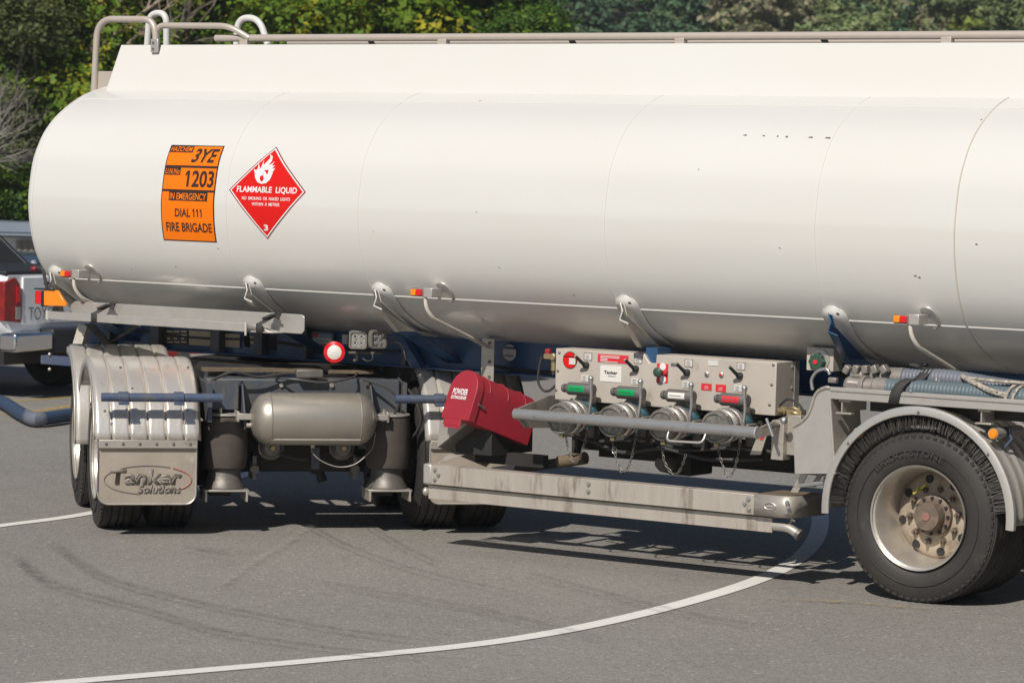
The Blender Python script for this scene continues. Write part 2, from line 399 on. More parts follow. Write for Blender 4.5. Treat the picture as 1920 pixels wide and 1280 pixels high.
def ribbonmat(name, col, cover, wear, sc=14, feather=0.12, rough=0.8):
    """paint or rubber lying on the asphalt: fades to nothing where it is worn, using the strip's own UVs"""
    m = bpy.data.materials.new(name); m.use_nodes = True; t = m.node_tree; N = t.nodes; L = t.links
    b = N['Principled BSDF']; b.inputs['Base Color'].default_value = (*col, 1); b.inputs['Roughness'].default_value = rough
    b.inputs['Specular IOR Level'].default_value = 0.2
    tc = N.new('ShaderNodeTexCoord'); sx = N.new('ShaderNodeSeparateXYZ'); L.new(tc.outputs['UV'], sx.inputs[0])
    n = N.new('ShaderNodeTexNoise'); n.inputs['Scale'].default_value = sc; n.inputs['Detail'].default_value = 9; n.inputs['Roughness'].default_value = 0.75
    L.new(tc.outputs['Object'], n.inputs['Vector'])
    # edge = clamp(min(v,1-v)/feather)
    def mth(op, a, b_=None, c_=None):
        x = N.new('ShaderNodeMath'); x.operation = op
        for i, q in enumerate((a, b_, c_)):
            if q is None: continue
            if isinstance(q, (int, float)): x.inputs[i].default_value = q
            else: L.new(q, x.inputs[i])
        return x.outputs[0]
    e = mth('MINIMUM', sx.outputs[1], mth('SUBTRACT', 1.0, sx.outputs[1]))
    e = mth('MINIMUM', 1.0, mth('DIVIDE', e, feather))
    e2 = mth('MINIMUM', sx.outputs[0], mth('SUBTRACT', 1.0, sx.outputs[0]))
    e2 = mth('MINIMUM', 1.0, mth('DIVIDE', e2, 0.12 if cover < 0.9 else 0.001))
    r = N.new('ShaderNodeMapRange'); r.inputs[1].default_value = wear[0]; r.inputs[2].default_value = wear[1]; L.new(n.outputs[0], r.inputs[0])
    k = mth('MULTIPLY', mth('MULTIPLY', r.outputs[0], e), e2)
    k = mth('MULTIPLY', k, cover)
    tr = N.new('ShaderNodeBsdfTransparent'); ms = N.new('ShaderNodeMixShader')
    L.new(k, ms.inputs[0]); L.new(tr.outputs[0], ms.inputs[1]); L.new(b.outputs[0], ms.inputs[2])
    o = [q for q in N if q.type == 'OUTPUT_MATERIAL'][0]; L.new(ms.outputs[0], o.inputs[0])
    MATS[name] = m
ribbonmat('road_paint', (0.72, 0.70, 0.66), 1.0, (0.22, 0.40), 22, 0.06)
ribbonmat('road_yellow', (0.58, 0.40, 0.10), 0.8, (0.38, 0.62), 18, 0.06)
ribbonmat('yellow_faint', (0.42, 0.30, 0.12), 0.5, (0.42, 0.62), 9, 0.3)
ribbonmat('pale_scrape', (0.42, 0.385, 0.34), 0.40, (0.40, 0.62), 16, 0.4)
ribbonmat('rubber_scuff', (0.085, 0.080, 0.075), 0.30, (0.36, 0.66), 13, 0.40)

# ------------------------------------------------------------------ ground and marks on it
def ground():
    # flat yard; beyond it the ground drops a little, then rises into the wooded hill
    bm = MB()
    fw = V((-sin(YAW), cos(YAW), 0)); rt = V((cos(YAW), sin(YAW), 0)); c0 = V((CAM.x, CAM.y, 0))
    rows = [(-60, 0), (33, 0), (36, -0.15), (41, -1.15), (44, -1.25), (60, -1.25), (75, -1.3)]
    xs = [-400, -60, -20, 0, 20, 60, 400]; vs = []; fs = []
    for d, z in rows:
        for x in xs: vs.append(c0+fw*d+rt*x+V((0, 0, z)))
    m_ = len(xs)
    for i in range(len(rows)-1):
        for k in range(m_-1): fs.append((i*m_+k, i*m_+k+1, (i+1)*m_+k+1, (i+1)*m_+k))
    bm.add(vs, fs)
    o = bm.build('ground', 'asphalt'); o['kind'] = 'structure'; tag(o, 'grey worn asphalt yard under and around the tanker')
    # hill
    hb = MB(); vs = []; fs = []
    ds = [75+12*i for i in range(50)]; xs = [-360+24*i for i in range(31)]
    rnd = random.Random(3); ph = [rnd.uniform(0, 6) for _ in range(6)]
    def hz(d, x):
        t = max(0, d-95)
        return -1.35+0.105*t+0.00055*t*t*0.7+min(1, t/60)*(2.2*sin(x*0.045+ph[0])+1.5*sin(x*0.11+ph[1]+d*0.02)+2*sin(d*0.035+ph[2]))
    for d in ds:
        for x in xs: vs.append(c0+fw*d+rt*x+V((0, 0, hz(d, x))))
    n = len(xs)
    for i in range(len(ds)-1):
        for k in range(n-1): fs.append((i*n+k, i*n+k+1, (i+1)*n+k+1, (i+1)*n+k))
    hb.add(vs, fs); h = hb.build('hill', 'hill_soil'); h['kind'] = 'structure'; tag(h, 'bush covered hillside rising beyond the yard')
    return c0, fw, rt, hz
C0, FW, RT, HZ = ground()
def gp(lat, dist, z=0.0): return C0+FW*dist+RT*lat+V((0, 0, z))

def ribbon(name, pts, width, m, z, label, n=10, kind='structure'):
    pts = [V((p[0], p[1], 0)) for p in pts]; pts = cat_path(pts, n)
    L = [0]
    for i in range(1, len(pts)): L.append(L[-1]+(pts[i]-pts[i-1]).length)
    vs = []; fs = []; uv = []
    W = width if isinstance(width, (list, tuple)) else [width, width]
    for i, p in enumerate(pts):
        t = (pts[min(i+1, len(pts)-1)]-pts[max(i-1, 0)]).normalized(); nn = V((-t.y, t.x, 0)); u = L[i]/L[-1]
        ww = W[0]+(W[1]-W[0])*u
        vs += [p+nn*ww/2+V((0, 0, z)), p-nn*ww/2+V((0, 0, z))]; uv += [(u, 0), (u, 1)]
    for i in range(len(pts)-1): fs.append((2*i, 2*i+1, 2*i+3, 2*i+2))
    me = bpy.data.meshes.new(name); me.from_pydata(vs, [], fs); ul = me.uv_layers.new(name='UVMap')
    for l in me.loops: ul.data[l.index].uv = uv[l.vertex_index]
    me.materials.append(MATS[m]); o = bpy.data.objects.new(name, me); COL.objects.link(o)
    o['kind'] = kind; o['label'] = label; return o
def G(*pp): return [at(px, py, 'Z', 0) for px, py in pp]
ribbon('road_marking', G((-150, 1302), (125, 1279), (650, 1233), (960, 1199), (1200, 1152), (1400, 1095), (1490, 1052), (1528, 1013), (1538, 975), (1530, 950), (1500, 922)), 0.118, 'road_paint', 0.004,
       'white painted line curving from the front towards the right wheel')
ribbon('road_marking', G((-120, 1004), (0, 986), (165, 963), (375, 918), (430, 900), (495, 878), (560, 850)), 0.105, 'road_paint', 0.004,
       'white painted line passing under the turned wheels on the left')
ribbon('road_marking', G((-60, 780), (60, 772), (140, 760), (300, 735)), 0.13, 'road_yellow', 0.004, 'yellow painted line beside the corrugated hose')
ribbon('road_marking', G((-60, 757), (60, 750), (140, 743), (300, 728)), 0.13, 'road_yellow', 0.004, 'second yellow painted line nearer the parked utility truck')
ribbon('road_marking', G((1440, 1126), (1530, 1128), (1640, 1134), (1760, 1146)), 0.12, 'yellow_faint', 0.008, 'faint worn yellow line in front of the right wheel')
for k, (pp, wd) in enumerate([(((20, 1040), (100, 1100), (280, 1150), (425, 1192), (650, 1225), (900, 1245)), 0.26),
                 (((90, 1018), (190, 1085), (325, 1125), (450, 1152), (625, 1185), (860, 1215)), 0.24),
                 (((560, 975), (600, 1002), (665, 1035), (800, 1080), (1000, 1125)), 0.13),
                 (((680, 985), (720, 1010), (765, 1036), (830, 1066)), 0.12),
                 (((340, 1030), (390, 1043), (450, 1052)), 0.14),
                 (((980, 1080), (1100, 1110), (1300, 1160), (1500, 1190)), 0.2),
                 (((560, 1090), (700, 1115), (900, 1150), (1150, 1210)), 0.22)]):
    for j, (oy, f) in enumerate(((-7, .42), (3, .28))):
        ribbon('tyre_scuff', G(*[(x_, y_+oy) for x_, y_ in pp]), wd*f, 'rubber_scuff', 0.005+0.0006*(2*k+j), 'dark curved tyre scuff mark on the asphalt')

ribbon('asphalt_scrape', G((590, 982), (540, 1020), (470, 1062), (400, 1112)), 0.09, 'pale_scrape', 0.014, 'pale scraped streak on the asphalt in front of the air tank')
ribbon('oil_stain', G((370, 1030), (400, 1035), (430, 1037)), 0.16, 'rubber_scuff', 0.0146, 'small dark oil stain on the asphalt')
# ------------------------------------------------------------------ tank profile
HALF = [(1.22, 1.105), (0.95, 1.122), (0.70, 1.172), (0.47, 1.25), (0.315, 1.325), (0.215, 1.405), (0.133, 1.505), (0.080, 1.612),
        (0.043, 1.745), (0.030, 1.86), (0.032, 1.95), (0.062, 2.125), (0.109, 2.235), (0.175, 2.335), (0.277, 2.43), (0.421, 2.518),
        (0.583, 2.58), (0.85, 2.638), (1.22, 2.66)]
PR = [(p.x, p.y) for p in cat_path([V((a, b, 0)) for a, b in HALF], 5)]
def yprof(z, lo=True):
    for i in range(len(PR)-1):
        if PR[i][1] <= z <= PR[i+1][1]:
            t = (z-PR[i][1])/(PR[i+1][1]-PR[i][1]+1e-12); return PR[i][0]+t*(PR[i+1][0]-PR[i][0])
    return PR[0][0] if z < PR[0][1] else PR[-1][0]
def nprof(z):
    e = 0.01; dy = yprof(z+e)-yprof(z-e); n = V((0, -2*e, dy)); return n.normalized()
def tk(px, py):
    p = at(px, py, 'Y', 0.1)
    for _ in range(12): p = at(px, py, 'Y', yprof(p.z))
    return p.x, p.z
def onTank(x, z, off=0.004):
    n = nprof(z); return V((x, yprof(z), z))+n*off
TX0, TX1 = -6.215, 2.6
TR = empty('tanker_trailer', (-4.8, 1.22, 0), 'long white fuel tanker trailer with blue chassis and turned front axles', 'tanker trailer')
ring = PR+[(2.44-y, z) for y, z in PR[::-1][1:-1]]
def tank():
    b = MB(); n = len(ring)
    xs = [(TX0-0.16, 0.55), (TX0-0.13, 0.80), (TX0-0.085, 0.93), (TX0-0.045, 0.975), (TX0-0.012, 0.985), (TX0, 0.988), (TX0+0.001, 1.0)]
    xs += [(TX0+(TX1-TX0)*i/40, 1.0) for i in range(1, 41)]
    xs += [(TX1+0.05, 0.97), (TX1+0.13, 0.8), (TX1+0.16, 0.5)]
    vs = []; fs = []
    for x, s in xs:
        for y, z in ring: vs.append((x, 1.22+(y-1.22)*s, 1.88+(z-1.88)*s))
    for i in range(len(xs)-1):
        for k in range(n): k2 = (k+1) % n; fs.append((i*n+k, i*n+k2, (i+1)*n+k2, (i+1)*n+k))
    fs.append(list(range(n))); fs.append([(len(xs)-1)*n+k for k in range(n)])
    b.add(vs, fs); T = b.build('tank', 'tank_white', TR, ang=30)
    # weld seams
    for X, r in ((-4.635, 0.0036), (-3.652, 0.0036), (-1.96, 0.0036), (-0.655, 0.0036), (0.151, 0.0055), (TX0+0.02, 0.004)):
        MB().tube([(X, y, z) for y, z in PR[1:-1]], r, 6).build('weld_seam', 'weld' if r > .004 else 'tank_white', T)
    MB().tube([onTank(TX0+0.02+i*0.2, 1.408, 0.0) for i in range(44)], 0.0045, 6).build('weld_seam', 'tank_white', T)
    MB().tube([onTank(TX0+0.02+i*0.2, 2.525, 0.0) for i in range(44)], 0.004, 6).build('weld_seam', 'tank_white', T)
    rnd = random.Random(5); c = MB()
    for px, py, w_ in ((1397, 254, 8), (1432, 255, 5), (1458, 256, 4), (1475, 257, 6), (1520, 258, 10), (1552, 259, 12), (893, 398, 3), (1716, 517, 6), (1724, 520, 5), (1831, 458, 5),
                   (409, 466, 3), (900, 190, 3), (1462, 465, 3), (936, 502, 3), (1076, 553, 3), (330, 500, 3), (247, 505, 3), (1840, 225, 3), (700, 435, 2), (1310, 318, 2)):
        x, z = tk(px, py); h = 0.0025+rnd.random()*0.002; ww = w_/340/2
        c.add([onTank(x-ww, z-h*0.4, .0015), onTank(x+ww, z-h, .0015), onTank(x+ww*0.8, z+h, .0015), onTank(x-ww*.6, z+h*.8, .0015)], [(0, 1, 2, 3)])
    c.build('paint_chips', 'steel_dark', T)
    # coaming on top
    b = MB(); o = [(0.585, 2.572), (0.700, 2.872), (0.735, 2.874), (0.735, 2.60)]
    for s in (0, 1):
        q = [(y if not s else 2.44-y, z) for y, z in o]
        vs = [(TX0+(0.10 if z < 2.7 else 0.122), y, z) for y, z in q]+[(TX1-0.1, y, z) for y, z in q]
        b.add(vs, [(0, 1, 2, 3), (7, 6, 5, 4), (0, 4, 5, 1), (1, 5, 6, 2), (2, 6, 7, 3), (3, 7, 4, 0)])
    for X in (TX0+0.13, TX1-0.12): b.bx(X, X+0.02, 0.737, 1.703, 2.55, 2.862)
    b.build('coaming', 'tank_white', TR, bevel=0.004)
    MB().bx(TX0+0.2, TX1-0.2, 0.9, 1.54, 2.69, 2.70).build('walkway', 'alu', TR)
    for X in (-4.9, -3.4, -1.9, -0.4, 1.1):
        hm = MB(); hm.lathe([(0.001, 0.14), (0.22, 0.13), (0.25, 0.10), (0.25, 0)], (X, 1.22, 2.702), (0, 0, 1), 28); hm.build('manhole_lid', 'alu_clean', TR)
tank()

# handrails and ladder hoops
def rails():
    MB().tube([(-5.35, 0.75, 2.914), (TX1-0.2, 0.75, 2.914)], 0.0225, 14).build('handrail', 'pipe_steel', TR)
    MB().tube([(-5.5, 1.69, 2.926), (TX1-0.2, 1.69, 2.926)], 0.0225, 14).build('handrail', 'pipe_steel', TR)
    MB().tube([(-4.92, 0.93, 2.89), (TX1-0.2, 0.93, 2.89)], 0.016, 10).build('handrail', 'pipe_steel', TR)
    b = MB()
    for px in (460, 832, 1277, 1777):
        X = at(px, 78, 'Y', 0.75).x
        b.bx(X-0.032, X+0.03, 0.728, 0.772, 2.855, 2.905)
    b.build('rail_bracket', 'pipe_steel', TR, bevel=0.004)
    for px in (690, 1067, 1540):
        X = at(px, 78, 'Y', 0.78).x
        MB().prism([(X-0.02, 0.79, 2.905), (X+0.02, 0.79, 2.905), (X+0.06, 0.85, 2.80), (X+0.02, 0.85, 2.80)], (0, 0.01, 0)).build('rail_stay', 'steel_dark', TR)
    Y = 0.69
    P = lambda *pp: [at(px, py, 'Y', Y) for px, py in pp]
    MB().tube(fillet(P((176, 176), (183, 36), (290, 37), (293, 92)), 0.13, 8), 0.0215, 12).build('ladder_hoop', 'pipe_steel', TR)
    MB().tube(fillet([at(295, 92, 'Y', .71), at(293, 48, 'Y', .71), at(430, 49, 'Y', .71), at(468, 72, 'Y', .74)], 0.11, 8), 0.019, 12).build('ladder_hoop', 'pipe_steel', TR)
    Y = 1.74
    MB().tube(fillet(P((275, 100), (280, 26), (312, 24), (312, 100)), 0.09, 8), 0.022, 12).build('ladder_hoop', 'tank_white', TR)
    MB().tube(fillet(P((443, 84), (446, 34), (486, 34), (502, 84)), 0.09, 8), 0.022, 12).build('ladder_hoop', 'tank_white', TR)
    a = at(290, 86, 'Y', .665)
    MB().box(a, (0.062, 0.012, 0.085)).build('hoop_plate', 'alu_clean', TR, bevel=0.006)
    for dz in (0.018, -0.02):
        MB().cyl(a+V((-0.005, -0.014, dz)), a+V((-0.005, -0.003, dz)), 0.007, 8).build('bolt', 'steel_dark', TR)
    p = at(187, 134, 'Y', .72); q = at(207, 172, 'Y', .72)
    MB().bx(p.x, q.x+0.05, .70, .72, q.z-0.05, p.z).build('ladder_plate', 'pipe_steel', TR)
rails()

# ------------------------------------------------------------------ placards on the tank
def placards():
    x0, zt = tk(323, 272); x1, _ = tk(422, 273); xb, zb = tk(306, 450); x1b, zb2 = tk(407, 455)
    xL = (x0+xb)/2; xR = (x1+x1b)/2; zb = (zb+zb2)/2; W = xR-xL; H = zt-zb
    def patch(b, u0, u1, v0, v1, off):
        n = max(1, int((v1-v0)*24)); vs = []; fs = []
        for i in range(n+1):
            z = zt-(v0+(v1-v0)*i/n)*H
            vs += [onTank(xL+u0*W, z, off), onTank(xL+u1*W, z, off)]
        for i in range(n): fs.append((2*i, 2*i+1, 2*i+3, 2*i+2))
        b.add(vs, fs)
    def txt(b, s, u0, u1, v0, v1, off, **k):
        vs, fs = text2d(s, (u1-u0)*W, (v1-v0)*H, **k)
        cx = xL+(u0+u1)/2*W; cz = zt-(v0+v1)/2*H
        b.add([onTank(cx+x, cz+y, off) for x, y in vs], fs)
    b = MB(); patch(b, 0, 1, 0, 1, 0.0015); pl = b.build('hazard_placard', 'sign_black', TR, label='orange emergency placard with black writing')
    b = MB(); e = 0.02; patch(b, e, 1-e, 0.012, 0.212, 0.003); patch(b, e, 1-e, 0.237, 0.462, 0.003); patch(b, e, 1-e, 0.487, 0.988, 0.003)
    b.build('placard_panel', 'orange', pl)
    b = MB(); patch(b, 0.02, 0.455, 0.012, 0.078, 0.0045); patch(b, 0.02, 0.315, 0.237, 0.312, 0.0045); patch(b, 0.15, 0.87, 0.487, 0.578, 0.0045)
    b.build('placard_band', 'sign_black', pl); b = MB()
    txt(b, '3YE', 0.47, 0.955, 0.035, 0.18, 0.0045, bold=0.028, shear=0.35)
    b.build('placard_lettering', 'sign_black', pl); b = MB()
    txt(b, '1203', 0.42, 0.955, 0.262, 0.435, 0.0045, bold=0.024, flags=(0,))
    b.build('placard_lettering', 'sign_black', pl); b = MB()
    txt(b, 'DIAL 111', 0.27, 0.77, 0.66, 0.745, 0.0045, bold=0.02, flags=(4, 5, 6))
    b.build('placard_lettering', 'sign_black', pl); b = MB()
    txt(b, 'FIRE BRIGADE', 0.09, 0.945, 0.805, 0.90, 0.0045, bold=0.02)
    b.build('placard_lettering', 'sign_black', pl)
    b = MB(); txt(b, 'HAZCHEM', 0.035, 0.44, 0.02, 0.070, 0.006, bold=0.008, shear=0.2)
    b.build('placard_lettering', 'orange', pl); b = MB()
    txt(b, 'U.N.No', 0.035, 0.30, 0.247, 0.303, 0.006, bold=0.012, shear=0.1)
    b.build('placard_lettering', 'orange', pl); b = MB()
    txt(b, 'IN EMERGENCY', 0.17, 0.85, 0.498, 0.568, 0.006, bold=0.014)
    b.build('placard_lettering', 'orange', pl)
    # diamond
    xl, zl = tk(429.5, 357); xr, zr = tk(574, 359); xt, zt2 = tk(521, 275.5); xo, zo = tk(505, 448.5)
    cx = (xl+xr)/2; cz = (zl+zr)/2; hw = (xr-xl)/2; hu = zt2-cz; hd = cz-zo
    def q(a, b_): return (cx+a*hw, cz+b_*(hu if b_ > 0 else hd))
    def dia(b, s, off):
        n = 12; vs = []; fs = []
        for i in range(n+1):
            bb = s*(1-2*i/n); w_ = s-abs(bb)
            for a in (-w_, w_):
                x, z = q(a, bb); vs.append(onTank(x, z, off))
        for i in range(n): fs.append((2*i, 2*i+1, 2*i+3, 2*i+2))
        b.add(vs, fs)
    def qt(b, s, wa, hb, b0, off, **k):
        vs, fs = text2d(s, wa*hw, hb*(hu+hd)/2, **k); x, z = q(0, b0)
        b.add([onTank(x+u, z+v, off) for u, v in vs], fs)
    b = MB(); dia(b, 1.0, 0.0015); d = b.build('flammable_diamond', 'sign_maroon', TR, label='red flammable liquid diamond with white flame')
    b = MB(); dia(b, 0.965, 0.003); b.build('diamond_border', 'letter_white', d)
    b = MB(); dia(b, 0.925, 0.0045); b.build('diamond_panel', 'sign_red', d)
    b = MB(); qt(b, 'FLAMMABLE  LIQUID', 1.56, 0.155, 0.01, 0.006, bold=0.022)
    b.build('diamond_lettering', 'letter_white', d); b = MB()
    qt(b, 'NO  SMOKING  OR  NAKED  LIGHTS', 1.25, 0.068, -0.165, 0.006, bold=0.014)
    b.build('diamond_lettering', 'letter_white', d); b = MB()
    qt(b, 'WITHIN  8  METRES', 0.72, 0.068, -0.28, 0.006, bold=0.014)
    b.build('diamond_lettering', 'letter_white', d); b = MB()
    qt(b, '3', 0.11, 0.13, -0.76, 0.006, bold=0.03)
    b.build('diamond_lettering', 'letter_white', d)
    fl = [(1300, 560), (1255, 540), (1228, 490), (1224, 440), (1210, 395), (1240, 407), (1256, 380), (1258, 325), (1280, 395), (1298, 350), (1312, 288), (1314, 350),
          (1350, 305), (1378, 268), (1370, 225), (1402, 252), (1400, 300), (1372, 345), (1400, 335), (1432, 303), (1405, 357), (1442, 347), (1410, 388), (1447, 380),
          (1424, 415), (1415, 455), (1392, 510), (1350, 550)]
    dr = [(1303, 535), (1283, 512), (1284, 480), (1300, 462), (1312, 470), (1324, 432), (1318, 470), (1326, 490), (1320, 520)]
    for pts, off, m, nm in ((fl, 0.006, 'letter_white', 'flame'), (dr, 0.0075, 'sign_red', 'flame_centre')):
        vv = []
        for x, y in pts:
            xc = 1410-105*(y-140)/1020; X, Z = q((x-xc)/425, (635-y)/500); vv.append(onTank(X, Z, off))
        b = MB(); b.add(vv, [list(range(len(vv)))]); b.build(nm, m, d)
placards()

# ------------------------------------------------------------------ tank brackets (outriggers) and side marker lamps
def brackets():
    for i, (px, py) in enumerate(((463, 516), (705, 530), (1165, 553), (1555, 573), (110, 497))):
        X = at(px, py, 'Y', 0.12).x
        if i == 4: X = TX0+0.10
        zt = 1.495
        # doubler pad hugging the tank
        b = MB(); zs = []; n = 22
        path = [p for p in PR if p[1] < zt and p[0] < 0.62][::-1]
        L = [0]
        for k in range(1, len(path)): L.append(L[-1]+math.hypot(path[k][0]-path[k-1][0], path[k][1]-path[k-1][1]))
        vs = []; 
        for k, (y, z) in enumerate(path):
            s = L[k]; w_ = 0.075
            if s < 0.075: w_ = math.sqrt(max(0.0001, 0.075**2-(0.075-s)**2))
            w2 = w_*(1-0.45*s/L[-1])
            vs += [onTank(X-w2, z, 0.008), onTank(X+w2, z, 0.008)]
        b.add(vs, [(2*k, 2*k+1, 2*k+3, 2*k+2) for k in range(len(path)-1)])
        base = b.build('tank_bracket', 'tank_white', TR)
        sd_ = base.modifiers.new('thick', 'SOLIDIFY'); sd_.thickness = 0.010; sd_.offset = 0
        # raised rim of the pad
        rim = [vs[2*k+1] for k in range(len(path)-1, -1, -1)]+[vs[2*k] for k in range(0, len(path)-6)]
        MB().tube(rim, 0.0055, 6).build('bracket_rim', 'tank_white', base)
        m = 'bracket_white' if i != 3 else 'frame_blue'
        # folded channel arm running down under the tank to the blue chassis
        q0 = at(705, 530, 'Y', 0.12).x
        def bp(px_, py_, Y_): p_ = at(px_, py_, 'Y', Y_); return V((p_.x-q0+X, p_.y, p_.z))
        A_ = bp(703, 543, .105); A2 = bp(709, 545, .115); N1 = bp(701, 573, .075); N2 = bp(716, 580, .085); S1 = bp(706, 558, .085)
        Lb = bp(741, 621, .42); Mb = bp(750, 621, .405); Rb = bp(778, 621, .46); K = bp(714, 566, .12)
        def plate3(pts, m_, nm):
            b = MB(); n_ = (pts[1]-pts[0]).cross(pts[2]-pts[0]).normalized()*.005
            b.prism(pts, n_); return b.build(nm, m_, base, bevel=.0015)
        plate3([A_, S1, N1, N2, Mb, Rb, K, A2], m, 'arm_face'); plate3([N1, Lb, Mb, N2], m, 'arm_side')
        MB().tube([A_, S1, N1, N2], .0042, 6).build('weld_bead', 'tank_white' if i != 3 else 'frame_blue', base)
        MB().tube([A2, K, Rb], .004, 6).build('weld_bead', m, base)
        MB().prism([Lb+V((0, .002, -.001)), Rb+V((0, .002, -.001)), V((Rb.x+.10, .80, 1.00)), V((Lb.x+.09, .80, 1.00))], (0, .008, 0)).build('arm_root', 'frame_blue', base)
        MB().cyl(onTank(X+0.028, 1.452, 0.012), onTank(X+0.028, 1.452, 0.016), 0.009, 10).build('bracket_hole_shade', 'steel_dark', base)  # dark disc on the uncut pad, its colour standing for a hole's shade
    for i, (px, py) in enumerate(((125, 513), (783, 548), (1690, 598))):
        c = at(px, py, 'Y', 0.03)
        b = MB(); hb = onTank(c.x+0.13, 1.455, 0.01)
        # D-shaped pad behind the lamp
        b.tube([onTank(c.x+0.085+0.05*cos(a), 1.45+0.055*sin(a), 0.006) for a in [PI*0.75-PI*1.25*k/12 for k in range(13)]], 0.007, 6)
        b.tube([onTank(c.x+0.03, 1.44, -0.01), c+V((0.03, 0.0, 0.0))], 0.012, 8)
        b.box(c+V((0.065, 0.05, 0.0)), (0.07, 0.10, 0.052))
        ml = b.build('marker_lamp', 'alu_clean', TR, bevel=0.004)
        for dx, mm in ((-0.018, 'lens_amber'), (0.020, 'lens_red')):
            MB().box(c+V((dx, 0.0, 0.0)), (0.036, 0.045, 0.036)).build('lens', mm, ml, bevel=0.004)
        MB().box(c+V((0.0, 0.012, 0.0)), (0.082, 0.040, 0.047)).build('lamp_body', 'lamp_grey', ml, bevel=0.003)
        X = c.x+0.03
        pts = [(X+0.01, 0.05, 1.425), (X+0.02, 0.045, 1.36), (X+0.04, 0.085, 1.30), (X+0.07, 0.60, 1.12)]
        MB().tube(fillet(pts, 0.07, 8), 0.0115, 10).build('lamp_conduit', 'bracket_white', ml)
brackets()

# ------------------------------------------------------------------ chassis
def chassis():
    b = MB()
    for Y in (0.80, 1.56):
        b.bx(-6.42, TX1, Y, Y+0.012, 0.962, 1.20)
        b.bx(-6.42, TX1, Y-0.07, Y-0.001, 0.958, 0.970)
    for X in (-6.4, -5.0, -3.2, -1.0, 1.0, 2.4): b.bx(X, X+0.09, 0.813, 1.558, 0.975, 1.14)
    ch = b.build('chassis', 'frame_blue', TR, bevel=0.003)
    # vertical stiffeners and front blue boxes
    for px, w_ in ((205, 12), (292, 22), (406, 22), (487, 20), (575, 8), (760, 10)):
        X = at(px, 650, 'Y', 0.75).x
        MB().bx(X-w_/600, X+w_/600, 0.73, 0.798, 0.971, 1.16).build('chassis_rib', 'frame_bluegrey', ch, bevel=0.002)
    b = MB(); X = at(752, 660, 'Y', .72).x
    b.prism([(X-0.06, .70, 1.17), (X+0.0, .70, 1.17), (X+0.16, .70, .972), (X+0.08, .70, .972)], (0, .06, 0)); b.build('chassis_stay', 'frame_blue', ch)
    # identification plates
    def plate(x0, y0, x1, y1, m, Y=0.79, nm='label_plate'):
        a = at(x0, y0, 'Y', Y); c = at(x1, y1, 'Y', Y)
        return MB().bx(a.x, c.x, Y-0.003, Y, c.z, a.z).build(nm, m, ch)
    plate(310, 617, 352, 648, 'plate_dark'); plate(355, 619, 397, 649, 'sticker_tan'); plate(423, 625, 450, 652, 'sticker_tan'); plate(463, 629, 477, 645, 'sticker_tan')
    for r_ in range(4):
        for c_ in range(3):
            x = 314+c_*13; y = 620+r_*6.6
            plate(x, y, x+(10 if r_ != 2 else 5), y+2.6, 'sticker_white', 0.785)
    plate(583, 621, 625, 660, 'lamp_grey', 0.77, 'sticker_frame')
    plate(587, 625, 622, 655, 'sticker_white', 0.762); plate(587, 625, 597, 632, 'sticker_red', 0.757); plate(600, 625, 621, 634, 'sticker_blue', 0.757)
    plate(642, 627, 652, 645, 'sticker_white', 0.77)
    plate(602, 638, 617, 641, 'sticker_tan', 0.757); plate(602, 646, 617, 649, 'sticker_red', 0.757)
    # round white decal right of the post
    c = at(956, 661, 'Y', 0.795)
    MB().lathe([(0.0005, 0), (0.048, 0), (0.048, -0.003)], c+V((0, -0.003, 0)), (0, 1, 0), 28).build('round_decal', 'sticker_white', ch)
    MB().box(c+V((0, -0.008, 0.028)), (0.085, 0.002, 0.010)).build('round_decal', 'frame_blue', ch)
    MB().box(c+V((0, -0.008, -0.018)), (0.06, 0.002, 0.006)).build('round_decal', 'frame_blue', ch)
    # aluminium post with bolts
    Y = 0.62; a = at(903, 634, 'Y', Y); c = at(925, 716, 'Y', Y)
    b = MB(); b.bx(a.x, c.x, Y, Y+0.006, 0.86, a.z); b.bx(a.x-0.0, a.x+0.006, Y+0.006, Y+0.09, 0.86, a.z); ps = b.build('post', 'alu', TR, bevel=0.002)
    for py in (643, 678, 706):
        p = at(918, py, 'Y', Y); MB().cyl(p+V((0, -0.008, 0)), p, 0.010, 6).build('bolt', 'steel_dark', ps)
    # white slanted end plate at the front of the chassis
    Y = .62; P_ = [at(x, y, 'Y', Y) for x, y in ((147, 607), (163, 612), (150, 657), (133, 655))]
    MB().prism(P_, (0, 0.05, 0)).build('end_plate', 'bracket_white', TR)
    # sub-frame of the turntable seen dark above the dolly
    T = MB(DM); T.lathe([(0.30, 0), (0.58, 0), (0.58, 0.05), (0.30, 0.05)], (0, 0.575, 0.905), (0, 0, 1), 40, closedprof=True)
    T.build('turntable', 'under_black', TR)
    T = MB(DM); T.bx(-0.60, 0.1, -0.11, -0.02, 0.925, 0.945); T.bx(0.15, 0.42, -0.10, -0.03, 0.918, 0.935); T.build('mud_ledge', 'grime_brown', TR, label='brown caked mud on the turntable edge')
    # under-structure running rearwards
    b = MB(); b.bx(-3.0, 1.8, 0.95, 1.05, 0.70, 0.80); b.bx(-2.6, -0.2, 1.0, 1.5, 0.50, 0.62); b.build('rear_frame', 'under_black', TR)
    MB().tube([at(925, 884, 'Y', .8), at(1085, 862, 'Y', .8)], 0.028, 12).build('drag_link', 'under_black', TR)
    MB().tube([at(1048, 866, 'Y', .78), at(1098, 858, 'Y', .78)], 0.036, 12).build('drag_link', 'grime_brown', TR)
    a = at(1085, 835, 'Y', .9); c = at(1500, 876, 'Y', .9)
    b = MB(); b.bx(a.x, c.x+0.1, .88, .94, c.z, c.z+0.125); b.build('cross_beam', 'under_black', TR, bevel=.004)
